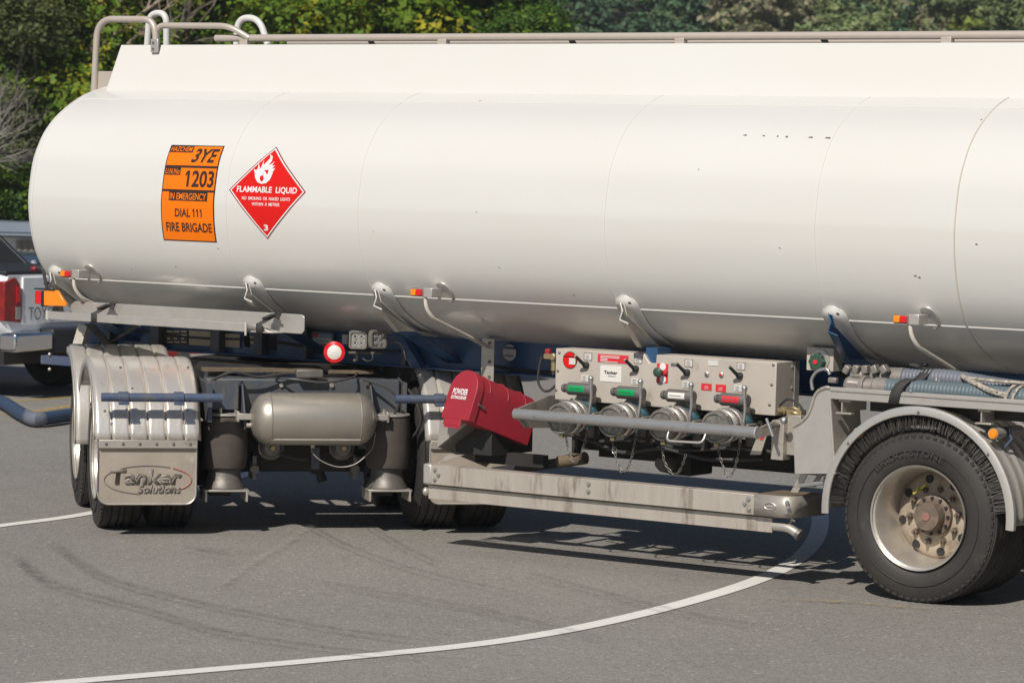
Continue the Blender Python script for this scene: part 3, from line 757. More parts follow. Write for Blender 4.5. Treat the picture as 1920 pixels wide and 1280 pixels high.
    p = at(1265, 862, 'Y', .7); b = MB(); b.bx(p.x-0.02, p.x+0.13, .66, .90, p.z-0.08, p.z+0.10); b.build('valve_box', 'under_black', TR, bevel=.01)
    p = at(1245, 868, 'Y', .62); b = MB(); b.lathe([(0.001, -0.05), (0.03, -0.05), (0.05, -0.01), (0.06, 0.04), (0.055, 0.1)], p, (0, 1, 0), 16); b.build('foot_valve', 'steel_dark', TR)
    a = at(1078, 812, 'Y', .6)
    b = MB(); b.bx(a.x-0.02, a.x+0.02, .6, .64, .55, .86); b.build('hanger', 'under_black', TR)
    # far side longitudinal body panels are left open so the yard shows through
chassis()

def led(c, n, s, ang=0, label=None):
    n = V(n).normalized(); u = n.cross(V((0, 0, 1))).normalized(); v = u.cross(n).normalized()
    R_ = M((u, v, n)).transposed().to_4x4(); R_.translation = c
    def rr(hw, r, z, k=5):
        pts = []
        for qx, qy, a0 in ((1, 1, 0), (-1, 1, PI/2), (-1, -1, PI), (1, -1, 3*PI/2)):
            for i in range(k+1):
                a = a0+PI/2*i/k; pts.append(V((qx*(hw-r)+r*cos(a), qy*(hw-r)+r*sin(a), z)))
        return pts
    b = MB(R_); L_ = [rr(s*0.6, s*0.2, -0.06), rr(s*0.95, s*0.3, -0.02), rr(s, s*0.35, 0.0), rr(s*0.95, s*0.33, 0.010), rr(s*0.78, s*0.25, 0.010), rr(s*0.74, s*0.22, -0.004)]
    n_ = len(L_[0]); fs = [list(range(n_))]
    for i in range(len(L_)-1):
        for k in range(n_): k2 = (k+1) % n_; fs.append((i*n_+k, i*n_+k2, (i+1)*n_+k2, (i+1)*n_+k))
    b.add([p for l in L_ for p in l], fs); o = b.build('work_lamp', 'lamp_grey', TR, ang=50)
    b = MB(R_); b.add(rr(s*0.735, s*0.2, -0.003), [list(range(n_))]); b.build('lens', 'lens_clear', o)
    for a in (-1, 1):
        for e in (-1, 1):
            b = MB(R_); b.lathe([(s*0.30, 0.001), (s*0.22, -0.006), (0.0005, 0.004)], (a*s*0.34, e*s*0.34, 0.0), (0, 0, 1), 12); b.build('reflector', 'chrome', o)
    return o
led(at(671.5, 637, 'Y', 0.45), (0.50, -0.86, 0.02), 0.056)
led(at(709, 636, 'Y', 0.45), (0.93, -0.36, 0.02), 0.056)
def roundlamp():
    c = at(627, 660, 'Y', 0.5); n = V((0.5, -0.86, 0.05)).normalized()
    o = MB().lathe([(0.001, -0.03), (0.05, -0.03), (0.063, -0.01), (0.064, 0.004), (0.044, 0.010), (0.0435, 0.006)], c, n, 36).build('round_lamp', 'lens_red', TR)
    MB().lathe([(0.0435, 0.006), (0.03, 0.012), (0.001, 0.014)], c, n, 30).build('lens', 'lens_white', o)
    # swan-neck stalk of the pair of work lamps
    MB().tube(fillet([at(655, 661, 'Y', .53), at(716, 662, 'Y', .53)], .02), 0.008, 8).build('lamp_bar', 'steel_dark', TR)
    MB().tube(cat_path([at(668, 662, 'Y', .5), at(670, 672, 'Y', .5), at(664, 676, 'Y', .5)], 5), 0.010, 8).build('lamp_mount', 'steel_dark', TR)
    MB().tube(cat_path([at(724, 643, 'Y', .55), at(745, 642, 'Y', .55), at(755, 650, 'Y', .55), at(762, 675, 'Y', .55)], 5), 0.006, 8).build('lamp_cable', 'steel_dark', TR)
    MB().tube(cat_path([at(697, 662, 'Y', .5), at(699, 672, 'Y', .5), at(690, 677, 'Y', .5), at(680, 672, 'Y', .5)], 5), 0.004, 6).build('lamp_cable', 'wire', TR)
roundlamp()

# ------------------------------------------------------------------ wheels
def tyre_prof(R, w, groove=True):
    h = w/2
    p = [(R*0.61, -h*0.80), (R*0.64, -h*0.92), (R*0.70, -h*1.02), (R*0.80, -h*1.04), (R*0.90, -h*0.98), (R*0.955, -h*0.90), (R*0.985, -h*0.84)]
    t = []
    if groove:
        for a, b_ in ((-0.80, -0.52), (-0.44, -0.17), (-0.09, 0.09), (0.17, 0.44), (0.52, 0.80)):
            t += [(R*0.972, a*h), (R, a*h+0.002), (R, b_*h-0.002), (R*0.972, b_*h)]
    else: t = [(R, -0.75*h), (R, 0.75*h)]
    return p+t+[(r, -z) for r, z in p[::-1]]
def wheel_dual(T, name_parent, outer=1, R=0.435, spare_text=False):
    """T: frame whose local Y is the axle pointing to the inboard side, origin on the outer tyre's outer face centre"""
    R_ = R; W = 0.26
    root = MB(T).lathe([(0.001, 0.32), (0.12, 0.32), (0.12, 0.56), (0.001, 0.56)], (0, 0, 0), (0, 1, 0), 24).build('wheel', 'under_black', name_parent)
    for k in (0, 1):
        o = MB(T).lathe(tyre_prof(R_, W), (0, 0.145+0.295*k, 0), (0, 1, 0), 72).build('tyre', 'tyre', root, ang=25)
    # shoulder notches on the outer tyre
    b = MB(T)
    for i in range(64):
        a = 2*PI*i/64
        c = V((cos(a)*R_*0.955, 0.026, sin(a)*R_*0.955)); d = V((-sin(a), 0, cos(a)))
        rr = V((cos(a), 0, sin(a)))
        Rm = M((rr, V((0, 1, 0)), d)).transposed()
        b.box(c+V((0, 0.0, 0)), (0.012, 0.010, 0.022), Rm)
    b.build('tread_lug', 'tyre', root)
    b = MB(T); b.lathe([(R_*0.785, 0.0035), (R_*0.79, 0.0002), (R_*0.80, 0.0002), (R_*0.805, 0.0035)], (0, 0.004, 0), (0, 1, 0), 72); b.build('sidewall_ring', 'tyre', root)
    # rim
    rim = [(0.262, 0.022), (0.269, 0.016), (0.270, 0.022), (0.268, 0.034), (0.255, 0.040), (0.247, 0.060), (0.243, 0.085), (0.236, 0.110), (0.230, 0.170), (0.226, 0.225), (0.222, 0.245)]
    rm = MB(T).lathe(rim, (0, -0.006, 0), (0, 1, 0), 64).build('rim', 'rim', root)
    MB(T).lathe([(0.226, 0.238), (0.218, 0.226), (0.200, 0.214), (0.170, 0.205), (0.10, 0.205), (0.085, 0.20)], (0, 0, 0), (0, 1, 0), 64).build('wheel_disc', 'rim_disc', root)
    for i in range(8):
        a = 2*PI*i/8+0.2
        MB(T).lathe([(0.0235, 0.006), (0.022, 0.0), (0.0005, 0.001)], (0.188*cos(a), 0.204, 0.188*sin(a)), (0, 1, 0), 16).build('hand_hole_shade', 'under_black', root)  # black dishes on the solid disc, painting the shade inside the hand holes
    for i in range(10):
        a = 2*PI*i/10+0.1
        p = V((0.138*cos(a), 0, 0.138*sin(a)))
        b = MB(T); b.cyl(p+V((0, 0.203, 0)), p+V((0, 0.178, 0)), 0.0145, 6); b.cyl(p+V((0, 0.178, 0)), p+V((0, 0.160, 0)), 0.008, 8); b.lathe([(0.019, 0.199), (0.019, 0.203)], p, (0, 1, 0), 12)
        b.build('wheel_nut', 'hub', root)
    MB(T).lathe([(0.104, 0.205), (0.104, 0.178), (0.088, 0.172), (0.076, 0.172), (0.074, 0.118), (0.070, 0.108), (0.0005, 0.106)], (0, 0, 0), (0, 1, 0), 32).build('hub', 'hub', root)
    b = MB(T)
    for i in range(12):
        a = 2*PI*i/12; b.cyl((0.092*cos(a), 0.178, 0.092*sin(a)), (0.092*cos(a), 0.163, 0.092*sin(a)), 0.0085, 6)
    b.build('hub_bolts', 'under_black', root)
    MB(T).lathe([(0.022, 0.106), (0.021, 0.102), (0.0005, 0.1015)], (0, 0, 0), (0, 1, 0), 20).build('hub_mark', 'hub_red', root)
    return root
WH = wheel_dual(M.Translation((0, 0, 0.435)), TR)
for i, (a, r) in enumerate(((2.25, 0.02), (0.1+2*PI*3/10, 0.03))):
    p = V((0.138*cos(a), 0.172, 0.138*sin(a)+0.435)); MB().box(p+V((0, -0.01, 0.015)), (0.05, 0.004, 0.012), M.Rotation(-0.7, 3, 'Y')).build('nut_pointer', 'yellow_tag', WH)
# faint raised maker's name round the sidewall
def sidetext(T, root, s, r, h, a_mid, span):
    vs, fs = text2d(s, span*r, h, bold=0.01, space=1.1)
    q = []
    for x, y in vs:
        th = a_mid-x/r; rr = r+y; q.append(V((rr*cos(th), -0.0015+0.0045, rr*sin(th))))
    b = MB(T); b.add([p+V((0, -0.006, 0)) for p in q], fs); b.build('sidewall_lettering', 'tyre_mark', root)
sidetext(M.Translation((0, 0, 0.435)), WH, 'BRIDGESTONE', 0.335, 0.030, rad(100), 1.25)
wheel_dual(M.Translation((1.28, 0, 0.435)), TR)
for X in (0, 1.28):
    MB().tube([(X, 0.56, 0.435), (X, 1.88, 0.435)], 0.065, 12).build('axle', 'under_black', TR)
    T2 = M.Translation((X, 2.44, 0.435)) @ M.Rotation(PI, 4, 'Z')
    wheel_dual(T2, TR)

# fender, brush and its lamps
def fender():
    c = V((0, 0, 0.455)); R0 = 0.535
    for X in (0.0, 1.28):
        cc = V((X, 0, 0.455)); prof = []
        b = MB(); seg = 40; vs = []; fs = []
        ys = []; n = 46
        for k in range(n+1):
            y = 0.03+0.56*k/n; g = 0.010*max(0, cos((y-0.03)*2*PI/0.093))**0.6 if cos((y-0.03)*2*PI/0.093) > 0 else 0
            ys.append((y, g))
        for i in range(seg+1):
            a = rad(-2)+rad(184)*i/seg
            for y, g in ys: vs.append(cc+V(((R0-0.004+g)*cos(a), y, (R0-0.004+g)*sin(a))))
        m_ = len(ys)
        for i in range(seg):
            for k in range(m_-1): fs.append((i*m_+k, i*m_+k+1, (i+1)*m_+k+1, (i+1)*m_+k))
        b.add(vs, fs); f = b.build('fender', 'alu_guard', TR, ang=50)
        s_ = f.modifiers.new('thick', 'SOLIDIFY'); s_.thickness = 0.004
        # rolled outer lip
        b = MB(); vs = []; fs = []
        prof = [(0.545, 0.032), (0.552, 0.012), (0.548, -0.004), (0.525, -0.012), (0.508, -0.010), (0.505, -0.004), (0.520, 0.0), (0.536, 0.008), (0.538, 0.03)]
        m_ = len(prof)
        for i in range(seg+1):
            a = rad(-4)+rad(188)*i/seg
            for r, y in prof: vs.append(cc+V((r*cos(a), y, r*sin(a))))
        for i in range(seg):
            for k in range(m_): k2 = (k+1) % m_; fs.append((i*m_+k, i*m_+k2, (i+1)*m_+k2, (i+1)*m_+k))
        fs += [list(range(m_)), [seg*m_+k for k in range(m_)]]
        b.add(vs, fs); b.build('fender_lip', 'alu_clean', f)
        b = MB(); rn = random.Random(9)
        for i in range(900):
            a = rad(6)+rad(172)*i/900+rn.uniform(-.004, .004); y = rn.uniform(0.008, 0.05); r1 = rn.uniform(0.425, 0.445); da = rn.uniform(.0022, .0045); sk = rn.uniform(-0.02, 0.02)
            b.add([cc+V((0.505*cos(a-da), y, 0.505*sin(a-da))), cc+V((0.505*cos(a+da), y+.002, 0.505*sin(a+da))), cc+V((r1*cos(a+da+sk), y, r1*sin(a+da+sk))), cc+V((r1*cos(a-da+sk), y-.002, r1*sin(a-da+sk)))], [(0, 1, 2, 3)])
        b.build('spray_brush', 'bristle', f)
        b = MB(); vs = []; fs = []
        for i in range(seg+1):
            a = rad(6)+rad(172)*i/seg; vs += [cc+V((0.515*cos(a), 0.055, 0.515*sin(a))), cc+V((0.45*cos(a), 0.055, 0.45*sin(a)))]
        for i in range(seg): fs.append((2*i, 2*i+1, 2*i+3, 2*i+2))
        b.add(vs, fs); b.build('brush_backing', 'rubber', f)
    # tube-end lamps either side of the fender
    for px, py, m_ in ((1609, 811, 'lens_red'), (1862, 813, 'lens_amber')):
        p = at(px, py, 'Y', 0.03)
        t = MB().cyl(p, p+V((0, 0.30, 0)), 0.0285, 18).build('lamp_tube', 'alu', TR)
        MB().lathe([(0.026, 0.0), (0.022, -0.008), (0.0005, -0.010)], p+V((0, -0.001, 0)), (0, 1, 0), 18).build('lens', 'lens_amber', t)
        MB().lathe([(0.032, 0.0), (0.032, 0.022), (0.0285, 0.022)], p+V((0, 0.10, 0)), (0, 1, 0), 18).build('tube_clamp', 'pipe_blue', t)
        if px > 1700:
            MB().tube([p+V((0.035, 0.11, 0.02)), p+V((0.05, 0.11, -0.03)), p+V((0.01, 0.11, -0.075))], 0.008, 8).build('tube_clamp', 'pipe_blue', t)
fender()

# ------------------------------------------------------------------ hose tray on the right, end box
def tray():
    x0 = at(1553, 735, 'Y', 0.0).x; x1 = TX1
    b = MB()
    # front rail: upper rounded lip + lower flange
    b.prism([(x0, 0.0, 1.012), (x0, 0.0, 1.066), (x0, 0.014, 1.074), (x0, 0.022, 1.066), (x0, 0.022, 1.016), (x0, 0.30, 1.016), (x0, 0.30, 1.10), (x0, 0.306, 1.10), (x0, 0.306, 1.010), (x0, 0.010, 1.010)], (x1-x0, 0, 0))
    t = b.build('hose_tray', 'alu_clean', TR, bevel=0.002)
    MB().tube([(x0, -0.001, 1.052), (x1, -0.001, 1.052)], 0.0025, 6).build('tray_bead', 'steel_dark', t)
    for px in (1707, 1868): 
        p = at(px, 732, 'Y', -0.002); MB().cyl(p, p+V((0, .004, 0)), 0.006, 10).build('rivet', 'alu_clean', t)
    for px in (1580, 1842):
        p = at(px, 758, 'Y', 0.03); b = MB()
        b.bx(p.x-0.02, p.x+0.05, 0.02, 0.05, 0.999, 1.008); b.bx(p.x-0.004, p.x+0.004, 0.02, 0.28, 0.945, 0.998); b.bx(p.x-0.03, p.x+0.06, 0.01, 0.05, 0.935, 0.944)
        b.build('tray_bracket', 'alu', t, bevel=.002)
    # dark mounting strip under the tray
    MB().bx(x0+0.16, x1, 0.16, 0.26, 0.95, 1.006).build('tray_beam', 'under_black', t)
    # end box with the S-curved outer edge
    Y = -0.004
    L_ = [(1490, 888), (1487, 799), (1502, 790), (1514, 778), (1521, 762), (1526, 745), (1535, 732), (1549, 726), (1556, 727), (1556, 748), (1565, 888)]
    P_ = [at(x, y, 'Y', Y) for x, y in L_]
    b = MB(); b.prism(P_, (0, 0.008, 0))
    e = b.build('end_box', 'alu_clean', TR, bevel=.002)
    edge = cat_path([at(x, y, 'Y', Y-.003) for x, y in L_[1:9]], 5)
    MB().tube(edge, 0.0085, 8).build('edge_trim', 'alu', e)
    a = at(1556, 748, 'Y', Y); c = at(1565, 888, 'Y', Y)
    b = MB(); b.prism([a, c, c+V((0.0, 0.30, 0)), a+V((0, 0.30, 0))], (0.006, 0, 0)); b.build('box_side', 'alu', e)
    MB().tube([a+V((0, -.002, 0)), c+V((0, -.002, 0))], 0.005, 6).build('weld_line', 'alu_clean', e)
    # legs below the box
    for (xa, ya), (xb, yb), Yp, w_ in (((1501, 889), (1482, 922), 0.06, 0.04), ((1533, 889), (1518, 912), 0.16, 0.03)):
        p = at(xa, ya, 'Y', Yp); q = at(xb, yb, 'Y', Yp)
        MB().prism([p, p+V((w_, 0, 0)), q+V((w_*1.1, 0, 0)), q], (0, 0.008, 0)).build('box_leg', 'alu', e)
    p = at(1500, 910, 'Y', .05); q = at(1545, 904, 'Y', .05)
    MB().tube([p, q], 0.012, 10).build('drain_lever', 'galv', e)
    p = at(1551, 905, 'Y', .05); b = MB(); b.cyl(p+V((0, 0, .03)), p+V((0, 0, -.05)), 0.020, 12); b.build('drain_valve', 'steel_dark', e)
    # grab handle at the tray end
    pts = [at(1524, 731, 'Y', .30), at(1522, 712, 'Y', .30), at(1533, 696, 'Y', .30), at(1550, 692, 'Y', .30), at(1556, 702, 'Y', .30)]
    MB().tube(cat_path(pts, 5), 0.010, 10).build('grab_handle', 'galv', TR)
    # control box with green knob
    Y = .42; a = at(1513, 650, 'Y', Y); c = at(1562, 697, 'Y', Y)
    b = MB(); b.bx(a.x, c.x, Y, Y+.10, c.z, a.z); cb = b.build('control_box', 'panel_alu', TR, bevel=.003)
    p = at(1538, 675, 'Y', Y); MB().lathe([(0.0005, -0.006), (0.056, -0.006), (0.060, 0)], p, (0, 1, 0), 28).build('knob_plate', 'alu_clean', cb)
    p = at(1531, 678, 'Y', Y-.03)
    b = MB(); vs = []; fs = []; n = 32
    for yy in (-0.012, 0.022):
        for k in range(n): a_ = 2*PI*k/n; r = 0.043+0.0035*cos(8*a_); vs.append(p+V((r*cos(a_), yy, r*sin(a_))))
    fs = [(k, (k+1) % n, n+(k+1) % n, n+k) for k in range(n)]+[list(range(n)), list(range(n, 2*n))]
    b.add(vs, fs); b.build('knob', 'knob_green', cb, bevel=.003)
    MB().lathe([(0.0005, -0.004), (0.013, -0.004), (0.013, 0)], p+V((0, -0.013, 0)), (0, 1, 0), 16).build('knob_centre', 'sticker_red', cb)
tray()

def corr(pts, r, amp, period, seg=14):
    pts = cat_path(pts, 10); res = []; L = 0; tot = 0
    for i in range(1, len(pts)): tot += (pts[i]-pts[i-1]).length
    n = int(tot/period*4); step = tot/n; out_ = [pts[0]]; i = 0; acc = 0; need = step
    cur = pts[0]; idx = 1
    while idx < len(pts):
        d = (pts[idx]-cur).length
        if acc+d >= need:
            t = (need-acc)/d; cur = cur+(pts[idx]-cur)*t; out_.append(cur); acc = 0
        else:
            acc += d; cur = pts[idx]; idx += 1
    rr = [r+amp*(1 if (k % 4) in (1, 2) else -0.6) for k in range(len(out_))]
    return MB().tube(out_, rr, seg)
def hoses():
    # nearer hose
    a = [V((-0.27, 0.075, 1.078)), V((0.1, 0.078, 1.083)), V((0.6, 0.075, 1.076)), V((1.4, 0.08, 1.08)), V((2.3, 0.08, 1.078))]
    h1 = corr(a, 0.050, 0.003, 0.021).build('suction_hose', 'hose_blue', None, ang=60)
    tag(h1, 'nearer blue-grey ribbed suction hose lying in the aluminium tray', 'hose', 'suction hoses in the side tray')
    b = MB(); b.tube([(-0.46, 0.075, 1.078), (-0.44, 0.075, 1.078), (-0.43, .075, 1.078), (-0.30, 0.075, 1.078), (-0.29, .075, 1.078), (-0.22, .075, 1.078)], [0.046, 0.055, 0.048, 0.048, 0.056, 0.054], 18)
    b.build('hose_coupling', 'coupling', h1)
    b = MB(); b.tube([(-0.37, .075, 1.078), (-0.345, .075, 1.078)], 0.062, 14); b.box((-0.40, 0.02, 1.085), (0.07, 0.016, 0.03)); b.box((-0.40, 0.075, 1.135), (0.06, 0.03, 0.016)); b.build('coupling_lug', 'coupling', h1, bevel=.004)
    a = [V((-0.24, 0.215, 1.125)), V((0.05, 0.21, 1.135)), V((0.4, 0.215, 1.105)), V((0.9, 0.22, 1.085)), V((1.5, 0.22, 1.08)), V((2.3, 0.22, 1.08))]
    h2 = corr(a, 0.050, 0.003, 0.021).build('suction_hose', 'hose_grey', None, ang=60)
    tag(h2, 'farther grey ribbed suction hose lying behind the blue-grey one', 'hose', 'suction hoses in the side tray')
    b = MB(); b.tube([(-0.50, 0.215, 1.11), (-0.47, .215, 1.11), (-0.46, .215, 1.112), (-0.33, 0.215, 1.12), (-0.32, .215, 1.12), (-0.20, .215, 1.127)], [0.05, 0.058, 0.05, 0.05, 0.058, 0.055], 18)
    b.build('hose_coupling', 'coupling', h2)
    b = MB()
    for k in range(5): b.box((-0.52+0.06*k, 0.18-0.01*k, 1.155+0.004*k), (0.035, 0.05, 0.045), M.Rotation(0.5-0.3*k, 3, 'Y'))
    b.box((-0.56, 0.10, 1.10), (0.05, 0.03, 0.03)); b.build('coupling_lug', 'coupling', h2, bevel=.006)
    # ropes
    def wrap(px, Y, z, r, n=2, lab='', dx=0.016):
        X = at(px, 712, 'Y', Y).x; b = MB()
        for k in range(n): b.tube([(X+k*dx+0.004*sin(2*t), Y+(r+.006)*cos(t), z+(r+.006)*sin(t)) for t in [2*PI*i/20 for i in range(20)]], 0.006, 6, closed=True)
        return b
    b = wrap(1765, 0.215, 1.113, 0.05, 2)
    pts = [V((0.155, 0.165, 1.155)), V((0.30, 0.13, 1.150)), V((0.45, 0.16, 1.145)), V((0.6, 0.20, 1.143)), V((0.9, 0.2, 1.14))]
    b.tube(cat_path(pts, 6), 0.0085, 8)
    pts = [V((0.155, 0.155, 1.158)), V((0.22, 0.09, 1.146)), V((0.30, 0.04, 1.130)), V((0.38, 0.018, 1.105)), V((0.48, 0.0225, 1.083))]
    b.tube(cat_path(pts, 6), 0.0105, 8); b.tube(cat_path([p+V((-.004, .012, .008)) for p in pts], 6), 0.008, 8)
    for X in (0.47, 0.51): b.tube([(X+0.02*sin(t), 0.075+0.058*cos(t), 1.078+0.058*sin(t)) for t in [2*PI*i/20 for i in range(20)]], 0.0075, 6, closed=True)
    tag(b.build('rope', 'rope'), 'pale braided rope with dark flecks tied over the hoses in the tray', 'rope')
    def strap(xc, w_, prof, label, dx=0.0):
        vs = []; n = len(prof)
        for k, (y, z) in enumerate(prof):
            x = xc+dx*k/(n-1); vs += [(x-w_/2, y, z), (x+w_/2, y, z)]
        b = MB(); b.add(vs, [(2*k, 2*k+1, 2*k+3, 2*k+2) for k in range(n-1)]); o = b.build('strap', 'strap')
        s_ = o.modifiers.new('thick', 'SOLIDIFY'); s_.thickness = .003
        return tag(o, label, 'strap', 'black webbing straps')
    X = at(1672, 740, 'Y', 0).x
    strap(X, 0.06, [(0.06, 1.006), (-0.005, 1.008), (-0.006, 1.06), (-0.003, 1.09), (0.008, 1.112), (0.035, 1.129), (0.075, 1.137), (0.12, 1.128), (0.15, 1.15), (0.20, 1.187), (0.25, 1.178)], 'black webbing strap wrapped over the two hoses in the right tray', 0.115)
    X = at(1722, 695, 'Y', 0.2).x; b = MB(); b.box((X, 0.21, 1.193), (0.10, 0.05, 0.014), M.Rotation(0.15, 3, 'Y')); b.box((X+.03, 0.20, 1.203), (0.04, 0.045, 0.012), M.Rotation(-0.2, 3, 'Y'))
    tag(b.build('strap_buckle', 'strap', bevel=.004), 'black ratchet buckle sitting on the farther hose', 'buckle')
    return strap
STRAP = hoses()

# ------------------------------------------------------------------ discharge panel
PY = 0.30
def panel():
    def pp(px, py, off=0.0): return at(px, py, 'Y', PY-off)
    A = pp(1046, 655); Bq = pp(1457, 677); zt = (A.z+Bq.z)/2; zb = (pp(1038, 762).z+pp(1451, 765).z)/2
    xl = pp(1041, 710).x; xr = pp(1455, 720).x
    n0 = pp(1219, 676).x; n1 = pp(1231, 664).x; zn = pp(1215, 676).z
    b = MB()
    poly = [(xl, PY, zb), (xr, PY, zb), (xr, PY, zt), (n1, PY, zt), (n1-.003, PY, zn-.012), (n0-.005, PY, zn-.012), (n0-.04, PY, zt), (xl, PY, zt)]
    b.prism(poly, (0, 0.19, 0)); p = b.build('control_panel', 'panel_alu', TR, bevel=.004)
    MB().bx(n0-.042, n1-.006, PY+.02, PY+.17, zn-.011, zt+.035).build('arm_foot', 'frame_blue', TR)
    MB().bx(xr+0.0, xr+0.004, PY+0.19, PY+0.24, zb, zt).build('panel_flange', 'alu', p)
    for px, py in ((1049, 661), (1046, 695), (1043, 731), (1450, 684), (1447, 721), (1443, 759)):
        q = pp(px, py); MB().lathe([(0.0005, -0.006), (0.006, -0.004), (0.0095, 0)], q, (0, 1, 0), 12).build('rivet', 'steel_dark', p)
    for z in (zt-.03, (zt+zb)/2, zb+.03):
        q = V((xr, PY+.165, z)); MB().lathe([(0.0005, 0.006), (0.006, 0.004), (0.0095, 0)], q, (1, 0, 0), 12).build('rivet', 'alu_clean', p)
    def dec(x0, y0, x1, y1, m, off=0.002, nm='sticker'):
        a = pp(x0, y0, off); c = pp(x1, y1, off); return MB().bx(a.x, c.x, PY-off-.001, PY-off+.001, c.z, a.z).build(nm, m, p)
    # coloured stickers
    c = pp(1069, 675); MB().lathe([(0.0005, -0.002), (0.048, -0.002), (0.048, 0)], c, (0, 1, 0), 32).build('sticker', 'sign_black', p)
    MB().lathe([(0.0005, -0.002), (0.044, -0.002), (0.044, 0)], c+V((0, -.002, 0)), (0, 1, 0), 32).build('sticker', 'sign_red', p)
    MB().box(c+V((0.018, -.0055, -0.005)), (0.042, .002, .035)).build('sticker', 'sticker_white', p)
    MB().box(c+V((0.0, -.0065, 0.021)), (0.084, .002, .004)).build('sticker', 'sign_black', p)
    dec(1121, 663, 1178, 682, 'sticker_red')
    b = MB(); rn = random.Random(2)
    for k in range(5):
        a = pp(1126, 666.5+k*2.7, .004); L = (0.04+rn.random()*0.09); b.bx(a.x, a.x+L, PY-.0055, PY-.004, a.z-.0016, a.z+.0016)
    b.build('sticker_lines', 'letter_white', p)
    dec(1126, 684, 1165, 717, 'lens_white')
    a = pp(1130, 686, .0045); c = pp(1161, 686.5, .0045)
    vs, fs = text2d('Tanker', 0.088, 0.018, bold=0.02); q = pp(1145, 698, .006)
    MB().add([q+V((x, 0, y)) for x, y in vs], fs).build('sticker_lettering', 'sign_black', p)
    q = pp(1147, 705, .005); MB().box(q, (0.05, .001, .0025)).build('sticker_lines', 'letter_grey', p)
    for x0, y0 in ((1095, 661), (1189, 667), (1284, 673), (1382, 679)):
        dec(x0, y0, x0+15, y0+15, 'plate_dark', .001); dec(x0+1, y0+1, x0+14, y0+14, 'sticker_white', .003)
        b = MB()
        for k in range(3): a = pp(x0+3, y0+4.5+k*3, .005); b.bx(a.x, a.x+0.022, PY-.006, PY-.005, a.z-.001, a.z+.001)
        b.build('sticker_lines', 'letter_grey', p)
    for x0, y0 in ((1090, 702), (1184, 708), (1280, 714), (1377, 721)):
        dec(x0, y0, x0+14, y0+13, 'sticker_white', .003)
        b = MB()
        for k in range(3): a = pp(x0+2, y0+3.5+k*3, .005); b.bx(a.x, a.x+0.022, PY-.006, PY-.005, a.z-.001, a.z+.001)
        b.build('sticker_lines', 'letter_grey', p)
    dec(1328, 675, 1347, 686, 'sticker_white'); dec(1315, 718, 1334, 732, 'sticker_red'); dec(1342, 720, 1361, 735, 'sticker_red')
    for x0, y0 in ((1321, 724), (1348, 726.5), (1321, 727.5), (1347, 730)):
        dec(x0, y0, x0+7, y0+1.2, 'letter_white', .004, 'sticker_lines')
    dec(1258, 680, 1273, 687, 'letter_grey')
    dec(1232, 681, 1252, 718, 'sticker_red')
    for py in (687, 711):
        c = pp(1243, py, .003); MB().lathe([(0.0005, -0.002), (0.020, -0.002), (0.020, 0)], c, (0, 1, 0), 20).build('sticker', 'letter_white', p)
    c = pp(1241, 697, .0)
    MB().lathe([(0.012, 0), (0.012, -0.03), (0.024, -0.035), (0.026, -0.05), (0.018, -0.056), (0.0005, -0.057)], c, (0, 1, 0), 20).build('stop_button', 'knob_green', p)
    MB().box(c+V((.03, -.012, 0)), (.022, .02, .022)).build('stop_button', 'sticker_red', p, bevel=.004)
    for px, m in ((1326, 'cap_metal'), (1353, 'lens_red')):
        c = pp(px, 701 if px < 1340 else 702); MB().lathe([(0.015, 0), (0.014, -0.008), (0.009, -0.012), (0.0005, -0.014)], c, (0, 1, 0), 16).build('indicator', 'alu', p)
        MB().lathe([(0.008, 0), (0.006, -0.004), (0.0005, -0.005)], c+V((0, -.012, 0)), (0, 1, 0), 12).build('indicator_lens', m, p)
    # toggle levers
    for px, py in ((1100, 684), (1193, 691), (1289, 698), (1388, 704)):
        c = pp(px, py); b = MB()
        b.lathe([(0.019, 0), (0.019, -0.015), (0.013, -0.026), (0.008, -0.03)], c, (0, 1, 0), 16)
        b.build('toggle_base', 'rubber', p)
        MB().tube([c+V((0, -.02, 0)), c+V((-.008, -.05, .022)), c+V((-.018, -.085, .05))], [0.011, 0.010, 0.0085], 10).build('toggle_lever', 'plastic_black', p)
        e = c+V((-.018, -.085, .05)); MB().cyl(e, e+V((-.0015, -.004, .003)), 0.0075, 10).build('toggle_tip', 'alu_clean', p)
    # couplings below the panel
    CY = 0.03
    glass = ['green', 'green', 'lens_white', 'sticker_red']
    for i, (cx, cy) in enumerate(((1050, 785), (1146, 790), (1241, 797), (1341, 801))):
        c = at(cx, cy, 'Y', CY); ax = V((0.0, 1, 0.05)).normalized()
        # valve body behind the cap
        v = MB().lathe([(0.080, 0.03), (0.082, 0.075), (0.094, 0.08), (0.094, 0.098), (0.078, 0.103), (0.074, 0.14), (0.090, 0.145), (0.090, 0.165), (0.07, 0.17), (0.062, 0.26), (0.060, 0.42)], c, ax, 36).build('coupling_valve', 'cap_metal', TR)
        MB().lathe([(0.0005, -0.004), (0.066, -0.004), (0.072, -0.012), (0.080, -0.012), (0.086, -0.004), (0.087, 0.030), (0.080, 0.034)], c, ax, 40).build('dust_cap', 'cap_metal', v)
        MB().lathe([(0.0005, -0.008), (0.012, -0.008), (0.014, -0.004)], c, ax, 16).build('cap_boss', 'steel_dark', v)
        for h_ in (0.048, 0.060, 0.118):
            MB().lathe([(0.088, h_), (0.091, h_+.003), (0.088, h_+.006)], c, ax, 36, closedprof=True).build('clamp_ring', 'alu_clean', v)
        MB().lathe([(0.083, 0.185), (0.085, 0.19), (0.085, 0.25), (0.083, 0.255)], c, ax, 30).build('valve_band', 'teal', v)
        b = MB()
